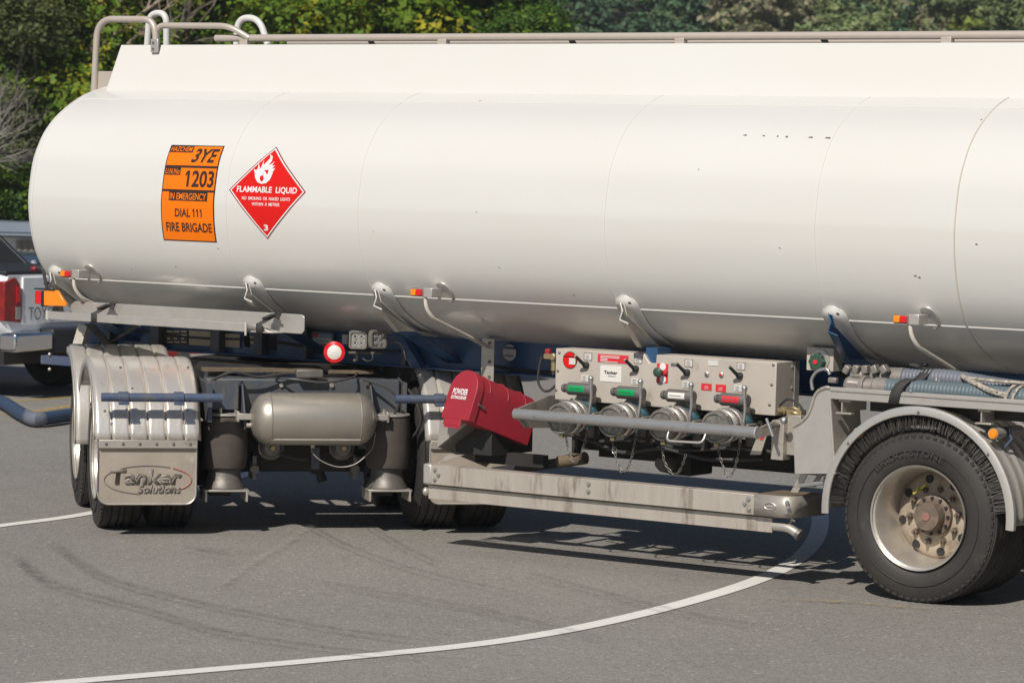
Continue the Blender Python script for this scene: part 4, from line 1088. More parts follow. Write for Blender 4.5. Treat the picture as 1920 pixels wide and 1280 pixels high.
        for k in range(10):
            a_ = 2*PI*k/10+.3; q = c+V((0.086*cos(a_), 0.088, 0.086*sin(a_)))
            b.cyl(q+V((0, -.014, 0)), q+V((0, .018, 0)), 0.007, 6)
        b.build('flange_bolts', 'alu_clean', v)
        b = MB(); a_ = [PI*0.25+k*PI*0.9/14 for k in range(15)]
        b.tube([c+V((0.090*cos(t), 0.02+0.06*(t-0.78)/2.8, 0.090*sin(t))) for t in a_], 0.0035, 6); b.build('cap_wire', 'alu_clean', v)
        b = MB(); b.box(c+V((0.0, 0.02, -0.095)), (0.028, 0.02, 0.02)); b.build('chain_lug', 'brass', v, bevel=.003)
        # neck up to the sight glass
        g = at((1085, 1178, 1272, 1373)[i], (729, 736, 742, 749)[i], 'Y', 0.20)
        b = MB(); b.box(g+V((0.02, 0.05, -0.055)), (0.10, 0.06, 0.07)); b.build('valve_neck', 'cap_metal', v, bevel=.01)
        b = MB(); prof = [(0.0005, -0.105), (0.020, -0.105), (0.024, -0.098), (0.024, -0.086), (0.016, -0.084), (0.016, -0.078), (0.030, -0.070), (0.0355, -0.060), (0.0355, 0.09), (0.030, 0.10), (0.0005, 0.10)]
        b.lathe(prof, g, (1, 0, 0), 28)
        s_ = b.build('sight_glass', 'grey_plastic', v)
        b = MB(); vs = []; n = 5
        for k in range(n+1):
            th = rad(58)+rad(52)*k/n
            for X in (-0.045, 0.060): vs.append(g+V((X, -0.0372*sin(th), 0.0372*cos(th)+0.0)))
        b.add(vs, [(2*k, 2*k+1, 2*k+3, 2*k+2) for k in range(n)]); b.build('sight_window', glass[i], v)
        MB().box(g+V((0.0, -0.0385, 0.004)), (0.075, .0006, .003)).build('sight_lines', 'knob_green' if i < 2 else 'letter_grey', v)
        # long handle with ball end
        h0 = at((1108, 1201, 1296, 1396)[i], (711, 717, 723, 729)[i], 'Y', 0.10)
        h1 = at((1104, 1196, 1292, 1393)[i], (778, 786, 793, 800)[i], 'Y', 0.11)
        b = MB(); pts = cat_path([h0+V((0, 0, .0)), h0+V((0.0, 0.0, -.04)), h0*0.5+h1*0.5+V((0.008, 0, 0)), h1+V((0.004, 0, .02)), h1+V((-.012, .0, -.03))], 6)
        n = len(pts); b.tube(pts, [0.0145-0.0065*min(1, k/(n*0.3)) for k in range(n)], 12)
        b.ball(h0+V((0, 0, .004)), 0.0165); b.build('valve_handle', 'galv', v)
        MB().box(h1+V((0.012, 0.06, -.01)), (0.03, 0.10, 0.05)).build('handle_pivot', 'steel_dark', v, bevel=.006)
        # chain
        pth = [[(1060, 806), (1066, 845), (1079, 868), (1092, 845), (1102, 803)], [(1146, 812), (1152, 845), (1166, 885), (1182, 865), (1195, 805)],
               [(1240, 818), (1246, 865), (1266, 890), (1281, 868), (1287, 846)], [(1343, 823), (1352, 862), (1365, 895), (1380, 870), (1390, 812)]][i]
        P_ = cat_path([at(x, y, 'Y', 0.10) for x, y in pth], 24)
        cur = P_[0]; pts = [cur]
        for q in P_[1:]:
            if (q-pts[-1]).length > 0.019: pts.append(q)
        b = MB()
        for k in range(len(pts)-1):
            a0, a1 = pts[k], pts[k+1]; t = (a1-a0).normalized(); sd2 = t.cross(V((0, 1, 0))).normalized() if k % 2 else V((0, 1, 0)); mid = (a0+a1)/2; hl = (a1-a0).length/2+.004
            loop = [mid+t*hl*cos(u)+sd2*0.0065*sin(u) for u in [2*PI*j/10 for j in range(10)]]
            b.tube(loop, 0.0019, 5, closed=True)
        b.build('chain', 'chain_steel', v)
        if i == 1:
            c2 = at(1152, 844, 'Y', .10); MB().tube([c2+V((0.015*cos(u), 0, 0.018*sin(u))) for u in [2*PI*j/20 for j in range(20)]], 0.0022, 6, closed=True).build('chain_ring', 'galv', v)
    # manifold pipe joining the valves and dark void box behind
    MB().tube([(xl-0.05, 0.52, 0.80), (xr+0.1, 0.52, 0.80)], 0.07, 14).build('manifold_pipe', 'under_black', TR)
    # brass regulator on the left edge with its rubber hose
    q = at(1028, 668, 'Y', .34); b = MB(); b.box(q+V((.02, 0, 0)), (0.08, 0.04, 0.03)); b.lathe([(0.0005, -.02), (0.02, -.02), (0.022, 0)], q+V((.045, -.01, 0)), (0, 1, 0), 16)
    b.cyl(q+V((.04, 0, -.015)), q+V((.04, 0, -.08)), 0.017, 12); br = b.build('air_regulator', 'brass', TR, bevel=.004)
    MB().box(q+V((0.0, 0, .028)), (0.03, 0.03, 0.03)).build('regulator_cap', 'ext_red', br, bevel=.004)
    MB().cyl(q+V((.04, 0, -.08)), q+V((.04, 0, -.10)), 0.012, 10).build('regulator_bowl', 'rubber', br)
    MB().tube(cat_path([at(x, y, 'Y', .34) for x, y in ((1016, 668), (1011, 690), (1009, 715), (1018, 731), (1030, 732), (1042, 722))], 6), 0.0075, 8).build('air_line', 'rubber', br)
    # push-down guard bar in front
    Y = -0.02; a = at(966, 777, 'Y', Y); c = at(1450, 812, 'Y', Y) ; c = at(1420, 809, 'Y', Y)
    z = (a.z+c.z)/2
    a = V((a.x, Y, z)); c = V((c.x, Y, z))
    gb = MB().tube([a, c], 0.0305, 20).build('guard_bar', 'galv', TR)
    MB().tube([c+V((-.004, 0, 0)), c+V((.006, 0, 0))], 0.034, 20).build('bar_end', 'alu_clean', gb)
    MB().lathe([(0.0005, -.006), (0.020, -.004), (0.0305, 0)], a, (1, 0, 0), 20).build('bar_end', 'alu_clean', gb)
    for X, w_ in ((a.x, 0), (c.x, 0)):
        b = MB(); dx = 0.004
        b.prism([(X-dx, Y+.02, z+.028), (X-dx, PY-.005, z+.085), (X-dx, PY+.1, z+.085), (X-dx, PY+.1, z-.10), (X-dx, Y+.10, z-.085), (X-dx, Y+.02, z-.028)] if X < -2 else
                [(X-dx, Y+.02, z+.028), (X-dx, PY-.04, z+.07), (X-dx, PY+.06, z+.07), (X-dx, PY+.06, z-.0), (X-dx, Y+.02, z-.028)], (0.009, 0, 0))
        b.build('bar_arm', 'alu', gb, bevel=.001)
    Yh = Y-.035
    MB().tube(fillet([at(1255, 805, 'Y', Y), at(1249, 826, 'Y', Yh), at(1317, 830, 'Y', Yh), at(1325, 808, 'Y', Y)], 0.03, 6), 0.0065, 10).build('bar_handle', 'alu_clean', gb)
    # latch assembly on the right
    def q(px, py, Y_=0.2): return at(px, py, 'Y', Y_)
    b = MB(); k = q(1455, 830, .16); b.bx(k.x-.03, k.x+.045, .16, .24, k.z-.09, k.z+.12); k2 = q(1478, 825, .18); b.bx(k2.x-.02, k2.x+.06, .20, .27, k2.z-.08, k2.z+.13)
    lt = b.build('latch_block', 'alu', TR, bevel=.003)
    p0 = q(1470, 788, .1); MB().ball(p0, 0.020).build('latch_ball', 'galv', lt)
    MB().tube([q(1437, 784, .05), q(1449, 818, .05)], 0.0085, 10).build('latch_pin', 'galv', lt)
    MB().tube([q(1443, 800, .05), q(1465, 795, .2)], 0.012, 10).build('latch_pin', 'steel_dark', lt)
    b = MB(); b.prism([q(1424, 806, .14), q(1441, 806, .14), q(1426, 852, .14), q(1406, 852, .14)], (0, .01, 0)); b.build('latch_strut', 'alu', lt)
    b = MB(); b.prism([q(1428, 816, .135), q(1434, 816, .135), q(1430, 824, .135), q(1424, 824, .135)], (0, .003, 0)); b.build('latch_mark', 'sticker_red', lt)
    b = MB(); k = q(1493, 778, .30)
    for j in range(5): b.tube(cat_path([k+V((-.05, 0, .03-.02*j)), k+V((-.0, -.03, .04-.025*j)), k+V((.05, .0, .02-.02*j))], 4), 0.006, 6)
    b.box(k, (0.09, 0.05, 0.06)); b.build('latch_wiring', 'brass', lt)
panel()

# ------------------------------------------------------------------ powder extinguisher box
def extinguisher():
    c = at(866, 742, 'Y', -0.01); d = V((0.22, 0.85, -0.31)).normalized(); u = d.cross(V((0, 0, 1))).normalized(); v = u.cross(d).normalized()
    if v.z < 0: v = -v
    hw = 0.117; hb = 0.138; ht = 0.030
    def sect(s, grow=0.0):
        pts = [(-hw-grow, -hb), (hw+grow, -hb), (hw+grow, ht)]
        for k in range(1, 14): a = PI*k/14; pts.append(((hw+grow)*cos(a), ht+(hw+grow)*sin(a)))
        pts.append((-hw-grow, ht)); return [c+u*x+v*y+d*s for x, y in pts]
    b = MB(); A = sect(0.02, -0.004); B_ = sect(0.47, -0.004); n = len(A)
    b.add(A+B_, [list(range(n)), list(range(n, 2*n))]+[(k, (k+1) % n, n+(k+1) % n, n+k) for k in range(n)])
    e = b.build('extinguisher_box', 'ext_red', TR, bevel=.004, label='red powder extinguisher box')
    b = MB(); A = sect(-0.006, 0.004); B_ = sect(0.045, 0.004); b.add(A+B_, [list(range(n)), list(range(n, 2*n))]+[(k, (k+1) % n, n+(k+1) % n, n+k) for k in range(n)])
    b.build('box_lid', 'ext_red', e, bevel=.004)
    for s in (0.10, 0.24, 0.38):
        q = sect(s, -0.001); MB().tube(q[3:13], 0.003, 6).build('box_band', 'ext_red', e)
    b = MB(); b.add([c+u*x+v*y-d*0.002 for x, y in ((-.075, -hb), (.06, -hb), (.06, -hb-.05), (-.075, -hb-.05))], [(0, 1, 2, 3)])
    b.prism([c+u*x+v*y-d*0.004 for x, y in ((-.09, -hb+.002), (.05, -hb+.002), (.05, -hb-.035), (-.09, -hb-.035))], d*0.01); b.build('lid_tab', 'ext_red', e, bevel=.002)
    for s, wv, hv, yo in (('POWDER', 0.130, 0.036, 0.022), ('EXTINGUISHER', 0.132, 0.020, -0.012)):
        vs, fs = text2d(s, wv, hv, bold=0.03)
        MB().add([c+u*(x-.012)+v*(y+yo)-d*0.0085 for x, y in vs], fs).build('box_lettering', 'letter_white', e)
    q = c+u*(hw+.004)+v*(-.03)+d*.03; MB().tube([q, q+d*.05-v*.01], .007, 8).build('lid_latch', 'steel_dark', e)
    q = c+u*.0+v*(ht+hw+.002)+d*.05; MB().tube([q-u*.03, q+u*.03], .008, 8).build('lid_hinge', 'steel_dark', e)
    # grey wedge support below
    def w(px, py, Y): return at(px, py, 'Y', Y)
    b = MB()
    P0 = w(826, 787, 0.02); P1 = w(884, 789, 0.02); P2 = w(820, 838, 0.02)
    b.prism([P0, P1, P2+V((.01, 0, 0)), P2], (0, 0.008, 0))
    P3 = P1+V((0.0, 0.45, -0.10)); P4 = P2+V((.02, 0.45, -0.14))
    b.add([P1, P3, P4, P2+V((.01, 0, 0))], [(0, 1, 2, 3)]); b.build('support_wedge', 'steel_dark', TR)
    b = MB(); A_ = w(820, 838, .02); b.add([P0, P1, A_+V((.012, 0, 0)), A_], [(0, 1, 2, 3)])
    o = MB().prism([P0+V((0, -.004, 0)), P1+V((0, -.004, 0)), P2+V((.008, -.004, .004)), P2+V((0, -.004, 0))], (0, .003, 0)).build('support_face', 'alu', TR)
    b = MB(); b.bx(P0.x+.05, P0.x+.30, .10, .50, 0.55, 0.72); b.build('support_box', 'under_black', TR)
    p = w(840, 852, .05); q = w(870, 852, .05); r = w(818, 870, .05)
    MB().prism([p, q, r], (0, .01, 0)).build('support_gusset', 'alu', TR)
    MB().bx(P0.x+.08, P0.x+.55, .25, .30, .49, .56).build('support_rail', 'under_black', TR)
extinguisher()

# ------------------------------------------------------------------ side under-run guard
def guard():
    x0 = -3.125; x1 = -0.715
    b = MB(); b.prism([(x0+.06, 0, .372), (x0+.06, 0, .480), (x0+.06, .05, .486), (x0+.06, .05, .478), (x0+.06, .008, .470), (x0+.06, .008, .38)], (x1-x0-.30, 0, 0))
    g = b.build('side_guard', 'alu_stain', TR, bevel=.002)
    b = MB(); b.bx(x0, x0+.062, -.004, .06, .368, .486); b.build('guard_cap', 'alu_clean', g, bevel=.012)
    # rounded right end cap turning inwards
    xr = x1-.24; pts = [(xr, -.004), (xr+.17, -.004)]+[(xr+.17+.06*sin(a), .056-.06*cos(a)) for a in [PI/2*k/6 for k in range(1, 7)]]+[(xr+.26, .30)]
    inner = [(x-.0, y+.006) if i < 2 else (x-.006, y+.004) for i, (x, y) in enumerate(pts)]
    b = MB(); n = len(pts)
    vs = [(x, y, .372) for x, y in pts]+[(x, y, .486) for x, y in pts]
    b.add(vs, [(k, k+1, n+k+1, n+k) for k in range(n-1)]); o = b.build('guard_cap', 'alu', g); s_ = o.modifiers.new('t', 'SOLIDIFY'); s_.thickness = .005
    b = MB(); b.add([(x, y, .484) for x, y in pts]+[(xr, .30, .484)], [list(range(n+1))]); b.build('guard_top', 'grime_brown', g)
    # maker's oval on the cap
    c = V((xr+.10, -.008, .428)); b = MB(); b.tube([c+V((.034*cos(t), 0, .018*sin(t))) for t in [2*PI*k/24 for k in range(24)]], 0.003, 6, closed=True); b.box(c, (.045, .003, .008)); b.build('oval_badge', 'alu_clean', g)
    def bolts(X, pts_):
        for dx, z in pts_:
            MB().lathe([(0.0005, -.011), (0.007, -.010), (0.0115, -.004), (0.013, 0)], (X+dx, -.003, z), (0, 1, 0), 12).build('dome_bolt', 'galv', g)
    bolts(x0+.085, ((0, .455), (.025, .428), (0, .40))); bolts(-2.0, ((0, .455), (0, .415))); bolts(xr-.035, ((0, .455), (-.022, .428), (0.004, .40)))
    bolts(xr+.20, ((0, .455), (0.01, .428), (0.0, .40)))
    # lower plate, set back
    b = MB(); b.prism([(x0+.02, .03, .285), (x0+.02, .03, .362), (x0+.02, .038, .366), (x0+.02, .10, .366), (x0+.02, .10, .36), (x0+.02, .038, .355), (x0+.02, .038, .285)], (-0.86-x0-.02, 0, 0))
    b.build('lower_plate', 'alu_stain', g, bevel=.002)
    MB().ball((x0+.005, .03, .325), 0.026, (0.8, 1, 1)).build('plate_end', 'alu', g)
    p = V((-.86, .045, .32))
    MB().tube(fillet([p, p+V((.09, 0, .0)), p+V((.15, 0, -.03))], .05, 6), 0.024, 14).build('drain_elbow', 'alu', g)
    q = p+V((.15, 0, -.03)); MB().tube([q+V((-.006, 0, .003)), q+V((.012, 0, -.006))], 0.030, 14).build('elbow_collar', 'steel_dark', g)
    MB().tube([p+V((.10, 0, .02)), p+V((.12, -.02, .045)), p+V((.14, -.02, .035))], 0.006, 6).build('elbow_lever', 'steel_dark', g)
    # hangers from the chassis
guard()

def clutter():
    rn = random.Random(21)
    def tb(pts, r, nm, m_='rubber', T=DM, n=6):
        b = MB(T); b.tube(cat_path([V(p) for p in pts], n), r, 8); return b.build(nm, m_, TR)
    # air lines looped round the dolly frame
    tb([(-.58, -.30, .88), (-.46, -.36, .94), (-.30, -.33, .91), (-.12, -.30, .93), (.05, -.28, .90)], .009, 'air_line')
    tb([(-.35, -.28, .60), (-.25, -.34, .50), (-.05, -.30, .43), (.12, -.26, .47), (.20, -.20, .58)], .009, 'air_line')
    tb([(.10, -.28, .62), (.20, -.36, .52), (.30, -.34, .44), (.42, -.28, .48)], .008, 'air_line')
    tb([(.32, -.30, .90), (.44, -.38, .86), (.52, -.40, .78), (.50, -.36, .70)], .008, 'air_line')
    tb([(-.20, -.27, .90), (-.10, -.36, .90), (.08, -.38, .885), (.25, -.33, .91), (.30, -.2, .93)], .007, 'air_line', 'wire')
    tb([(.55, -.2, .90), (.62, -.32, .80), (.66, -.36, .66), (.62, -.30, .55)], .008, 'air_line')
    for X in (-.22, .20):
        b = MB(DM); b.tube([(X, -.16, .50), (X, -.30, .50)], .070, 20); b.tube([(X, -.30, .50), (X, -.315, .50)], .076, 20); b.tube([(X, -.315, .50), (X, -.37, .50)], [.070, .045], 20); o = b.build('brake_chamber', 'steel_dark', TR, bevel=.003)
        b = MB(DM); b.tube([(X, -.37, .50), (X, -.395, .50)], .014, 8); b.build('chamber_port', 'brass', o)
    for X, z in ((-.52, .60), (.30, .56), (.02, .44)):
        b = MB(DM); b.bx(X, X+.05, -.32, -.28, z-.07, z+.06); b.build('frame_bracket', 'frame_bluegrey', TR, bevel=.004)
    b = MB(DM); b.bx(-.08, .08, -.33, -.262, .905, .955); b.build('levelling_valve', 'steel_dark', TR, bevel=.008)
    for X in (-.16, .14):
        b = MB(DM); b.cyl((X, -.275, .86), (X, -.262, .86), .014, 6); b.build('frame_bolt', 'alu', TR)
    for k in range(5):
        X = -.55+.26*k
        b = MB(DM); b.cyl((X, -.275, .68), (X, -.262, .68), .011, 6); b.build('frame_bolt', 'steel_dark', TR)
    for s_ in (-1, 1):
        b = MB(DM); b.tube([(s_*.30, -.05, .435), (s_*.30, -.22, .36)], .028, 10); b.bx(s_*.30-.012, s_*.30+.012, -.22, -.06, .30, .44); b.build('slack_adjuster', 'steel_dark', TR)
        b = MB(DM); b.tube([(s_*.545, -.22, .56), (s_*.56, .12, .30)], .026, 12); b.build('shock_absorber', 'under_black', TR)
    # wiring and lines along the chassis web
    def wb(pts, r, nm, m_='rubber'): return tb(pts, r, nm, m_, None)
    wb([(-6.0, .785, 1.07), (-5.5, .78, 1.05), (-5.0, .785, 1.06), (-4.5, .78, 1.04), (-3.9, .785, 1.05)], .007, 'wiring_loom', 'wire')
    wb([(-3.25, .785, 1.0), (-2.9, .78, .985), (-2.6, .78, 1.01), (-2.3, .70, 1.06)], .008, 'air_line')
    wb([(-.92, .78, 1.10), (-.75, .74, 1.02), (-.55, .76, 1.04), (-.2, .78, 1.02)], .010, 'air_line')
    # lines, elbows and brackets behind and under the couplings
    for i, cx in enumerate((-2.32, -1.98, -1.62, -1.28)):
        b = MB(); b.tube(fillet([(cx+.02, .34, .79), (cx+.02, .50, .79), (cx+.02, .50, .66)], .06, 5), .050, 14); b.build('valve_elbow', 'steel_dark', TR)
        b = MB(); b.bx(cx+.12, cx+.16, .34, .46, .66, .84); b.build('valve_stay', 'under_black', TR, bevel=.003)
    wb([(-2.45, .36, .70), (-2.2, .34, .655), (-1.9, .36, .69), (-1.6, .34, .65), (-1.25, .36, .685), (-1.0, .40, .66)], .009, 'air_line')
    wb([(-2.3, .42, .66), (-2.05, .40, .60), (-1.8, .42, .64), (-1.5, .42, .60), (-1.2, .5, .62)], .011, 'air_line', 'wire')
    MB().bx(-2.48, -1.0, .46, .50, .655, .70).build('valve_rail', 'under_black', TR, bevel=.004)
    for px_, py_ in ((1466, 770), (1488, 792), (1500, 800)):
        p = at(px_, py_, 'Y', .28); MB().lathe([(.001, -.03), (.016, -.03), (.018, .0), (.024, .004), (.024, .02), (.001, .02)], p, (0.6, 1, .1), 12).build('pipe_fitting', 'brass' if py_ != 792 else 'steel_dark', TR)
    wb([at(1462, 760, 'Y', .3), at(1478, 748, 'Y', .28), at(1500, 760, 'Y', .26), at(1512, 790, 'Y', .28)], .007, 'air_line')
    wb([at(1470, 802, 'Y', .26), at(1490, 812, 'Y', .24), at(1508, 800, 'Y', .26)], .006, 'air_line', 'wire')
    # oily mess on the kerb-side of the fender: bolts along the front lip
    for a in (40, 90, 140):
        p = V((.52*cos(rad(a)), -.013, .455+.52*sin(rad(a)))); MB().lathe([(.0005, -.004), (.006, -.003), (.008, 0)], p, (0, 1, 0), 10).build('lip_rivet', 'steel_dark', TR)
    for px_, py_ in ((228, 690), (355, 690), (196, 770), (350, 768)):
        q = atd(px_, py_, -.56); b = MB(DM); b.lathe([(.0005, -.006), (.006, -.004), (.008, 0)], (q.x, -.575 if py_ > 700 else -.50, q.z), (0, 1, 0), 10); b.build('guard_rivet', 'steel_dark', TR)
clutter()

# ------------------------------------------------------------------ long tray on the left (front end) with straps
def left_tray():
    x0, x1 = -6.03, -4.10; zf0, zf1 = 1.162, 1.212
    b = MB()
    xe = at(462, 612, 'Y', 0.0).x
    b.bx(x0, xe, -.002, .004, zf0, zf1+.0)                # front lip
    b.bx(x0+.02, x1-.14, .005, .118, zf0, zf0+.006)          # floor
    t = b.build('front_tray', 'alu_clean', TR, bevel=.002)
    b = MB(); P_ = [(x0+.08, .12, zf0), (x1-.02, .12, zf0-.0), (x1, .12, zf0+.02), (x1, .12, 1.262), (x1-.02, .12, 1.275), (x0+.12, .12, 1.275), (x0+.08, .12, 1.25)]
    b.prism(P_, (0, .006, 0)); b.build('tray_back', 'alu_clean', t, bevel=.002)
    b = MB(); b.add([(xe, -.002, zf0), (xe, -.002, zf1), (xe+.09, .0, zf1-.004), (xe+.14, .02, zf1-.02), (xe+.17, .06, zf0+.012), (xe+.22, .12, zf0), (xe+.12, .03, zf0-.002)], [(0, 1, 2, 3, 4, 5, 6)]); o = b.build('tray_end', 'alu_clean', t); s_ = o.modifiers.new('t', 'SOLIDIFY'); s_.thickness = .005
    MB().tube([(x0, .001, zf0-.003), (x0, .001, zf1+.003)], .010, 8).build('tray_lip_end', 'bracket_white', t)
    MB().tube([(xe, -.006, zf0-.02), (xe, -.006, zf1+.006)], .007, 8).build('tray_lip_end', 'bracket_white', t)
    # dark brackets below
    for (p, q, wd) in (((158, 606), (203, 655), .07), ((250, 612), (205, 640), .03), ((505, 628), (505, 655), .05), ((455, 622), (458, 650), .04)):
        b = MB(); a = at(p[0], p[1], 'Y', .15); c = at(q[0], q[1], 'Y', .60); b.prism([a, a+V((wd, 0, 0)), c+V((wd, 0, 0)), c], (0, .012, .0))
        b.build('tray_bracket', 'under_black', t)
    for px, lab in ((177, 'left black webbing strap tied round the front tray'), (487, 'right black webbing strap tied round the front tray')):
        X = at(px, 600, 'Y', 0).x
        vs = []; prof = [(.05, zf0-.006), (-.007, zf0-.004), (-.007, zf1+.004), (.0, zf1+.008), (.04, zf1+.03), (.10, zf1+.058), (.13, zf1+.068)]
        for k, (y, z) in enumerate(prof):
            x = X+max(0, k-2)*0.012; ww = .022; vs += [(x-ww, y, z), (x+ww, y, z)]
        b = MB(); b.add(vs, [(2*k, 2*k+1, 2*k+3, 2*k+2) for k in range(len(prof)-1)])
        b.box((X+.035, .05, zf1+.045), (.075, .06, .012), M.Rotation(-.35, 3, 'Y'))
        b.tube([(X+.02, .03, zf1+.03), (X+.06, .06, zf1+.055), (X+.085, .08, zf1+.03)], .008, 6)
        o = b.build('strap', 'strap'); s_ = o.modifiers.new('t', 'SOLIDIFY'); s_.thickness = .003
        tag(o, lab, 'strap', 'black webbing straps')
    # corner lamp board and rubber-armed marker at the front corner
    Y = -.02
    P_ = [at(x, y, 'Y', Y) for x, y in ((82, 543), (107, 544), (124, 571), (122, 574), (82, 573))]
    lb = MB().prism(P_, (0, .02, 0)).build('corner_reflector', 'lens_amber', TR, bevel=.003, label='amber corner reflector')
    a = at(65, 545, 'Y', Y); c = at(77, 570, 'Y', Y)
    MB().bx(a.x, c.x, Y, Y+.03, c.z, a.z).build('red_lens', 'lens_red', lb, bevel=.004)
    a = at(64, 540, 'Y', Y); c = at(103, 544, 'Y', Y); MB().bx(a.x, c.x, Y-.005, Y+.06, c.z-.002, a.z).build('board_top', 'plastic_black', lb)
    a = at(77, 545, 'Y', Y); c = at(82, 575, 'Y', Y); MB().bx(a.x, c.x, Y, Y+.05, c.z, a.z).build('board_side', 'plastic_black', lb)
    a = at(99, 574, 'Y', .05); c = at(110, 587, 'Y', .05); MB().bx(a.x, c.x, .05, .09, c.z, a.z).build('board_post', 'steel_dark', lb)
    MB().tube(cat_path([at(x, y, 'Y', .02) for x, y in ((62, 503), (74, 502), (81, 508), (84, 522), (88, 541))], 5), [.010]*21, 8).build('marker_arm', 'rubber', lb)
    p = at(64, 504, 'Y', .02); MB().ball(p, .022, (1.3, 1, .85)).build('marker_lens', 'sign_maroon', lb)
left_tray()

# ------------------------------------------------------------------ dolly (turned front axles)
def dolly():
    for yd in (0.0, 1.15):
        for s in (-1, 1):
            # local frame: Y -> inboard
            if s < 0: T = DM @ M.Translation((-1.225, yd, 0.435)) @ M.Rotation(-PI/2, 4, 'Z')
            else: T = DM @ M.Translation((1.225, yd, 0.435)) @ M.Rotation(PI/2, 4, 'Z')
            wheel_dual(T, TR)
            # ribbed barrel mudguard
            x0, x1 = (-1.275, -0.655) if s < 0 else (0.655, 1.275)
            b = MB(DM); vs = []; fs = []; n = 78; seg = 30; cz = .44; R0 = .545
            a0, a1 = (rad(168), rad(20)) if yd == 0 else (rad(186), rad(20))
            ae = rad(167.5) if yd == 0 else rad(181)
            af = rad(40) if yd == 0 else rad(84)
            angs = [ae-(ae-af)*i/seg for i in range(seg+1)]
            for a in angs:
                y = yd+R0*cos(a); z = cz+R0*sin(a)
                for k in range(n+1):
                    u = k/n; f = (u*6) % 1.0
                    d = .019*(1-max(0, 1-min(f, 1-f)/0.11)**2) if 0.02 < u < .98 else 0
                    e = 0
                    if u > .93: e = ((u-.93)/.07)**2*.03
                    if u < .05: e = ((.05-u)/.05)**2*.012
                    r = R0+d-e; vs.append((x0+(x1-x0)*u, yd+r*cos(a), cz+r*sin(a)))
            for i in range(seg):
                for k in range(n): fs.append((i*(n+1)+k, i*(n+1)+k+1, (i+1)*(n+1)+k+1, (i+1)*(n+1)+k))
            b.add(vs, fs); g = b.build('mudguard', 'alu_guard', TR, ang=60)
            m_ = g.modifiers.new('t', 'SOLIDIFY'); m_.thickness = .004
            # side lip
            b = MB(DM); xo = x0 if s < 0 else x1
            vs = []
            for a in angs: vs += [(xo, yd+.548*cos(a), cz+.548*sin(a)), (xo, yd+.50*cos(a), cz+.50*sin(a))]
            b.add(vs, [(2*k, 2*k+1, 2*k+3, 2*k+2) for k in range(seg)]); o = b.build('guard_lip', 'alu_clean', g); m_ = o.modifiers.new('t', 'SOLIDIFY'); m_.thickness = .005
            # drop down part to the flap
            if yd == 0:
                b = MB(DM); yb = -.532
                vs = []; rows = [(.55, 0), (.43, 0)]
                z0, z1 = .19, .565; pts = []
                rc = .06
                for cx, a_0 in ((x1-rc-.015, 0), (x0+rc+.03, -PI/2)):
                    pass
                L_ = [(x0+.03, z1), (x0+.03, z0+rc)]+[(x0+.03+rc-rc*cos(t), z0+rc-rc*sin(t)) for t in [PI/2*k/6 for k in range(1, 7)]]
                L_ += [(x1-.03-rc+rc*sin(t), z0+rc-rc*cos(t)) for t in [PI/2*k/6 for k in range(0, 7)]]+[(x1-.03, z1)]
                b.prism([(x, yb, z) for x, z in L_], (0, .010, 0)); fl = b.build('mud_flap', 'flap', TR, bevel=.002)
                b = MB(DM); b.tube([(x, yb+.002, z) for x, z in L_], .0055, 6); b.build('flap_edge', 'alu', fl)
                b = MB(DM); b.bx(x0+.028, x1-.028, yb-.022, yb-.004, .512, .560); b.build('flap_strip', 'alu', fl, bevel=.003)
                for k in range(6):
                    X = x0+.07+(x1-x0-.14)*k/5
                    b = MB(DM); b.lathe([(0.0005, -.008), (0.006, -.007), (0.010, 0)], (X, yb-.021, .537), (0, 1, 0), 10); b.build('flap_bolt', 'steel_dark', fl)
                if s < 0:
                    def tx(st, bb, **kw):
                        p = atd(bb[0], bb[1], yb-.006); q = atd(bb[2], bb[3], yb-.006)
                        vs, fs = text2d(st, q.x-p.x, p.z-q.z, **kw); c = (p+q)/2; return [(c.x+x, yb-.004, c.z+y) for x, y in vs], fs
                    for st, bb, kw in (('Tanker', (207, 879, 341, 908), dict(bold=.035, shear=.08)), ('Solutions', (258, 908, 339, 924), dict(bold=.025, shear=.2))):
                        vs, fs = tx(st, bb, **kw)
                        me = MB(DM); me.add(vs, fs); o = me.build('flap_lettering', 'flap_text', fl); m_ = o.modifiers.new('t', 'SOLIDIFY'); m_.thickness = .005; m_.offset = 0
                    c = atd(277, 899, yb-.004); b = MB(DM)
                    b.tube([(c.x+.25*cos(t), yb-.003, c.z+.082*sin(t)) for t in [rad(60)+rad(200)*k/40 for k in range(41)]], .003, 6); b.build('flap_ellipse', 'flap_text', fl)
                    b = MB(DM); b.tube([(c.x+.25*cos(t), yb-.003, c.z+.082*sin(t)) for t in [rad(-40)+rad(95)*k/20 for k in range(21)]], .004, 6); b.build('flap_ellipse', 'flap_red', fl)
                    b = MB(DM); b.bx(x0+.026, x0+.032, yb-.004, yb+.03, .26, .555); b.build('flap_side', 'rust_edge', fl)
        b = MB(DM); b.tube([(-.66, yd, .435), (.66, yd, .435)], .07, 16)
        b.build('axle', 'under_black', TR)
        for s in (-1, 1):
            b = MB(DM); b.lathe([(0.001, -.09), (0.17, -.09), (0.19, -.02), (.19, .09), (.001, .09)], (s*.58, yd, .435), (1, 0, 0), 28); b.build('brake_drum', 'under_black', TR)
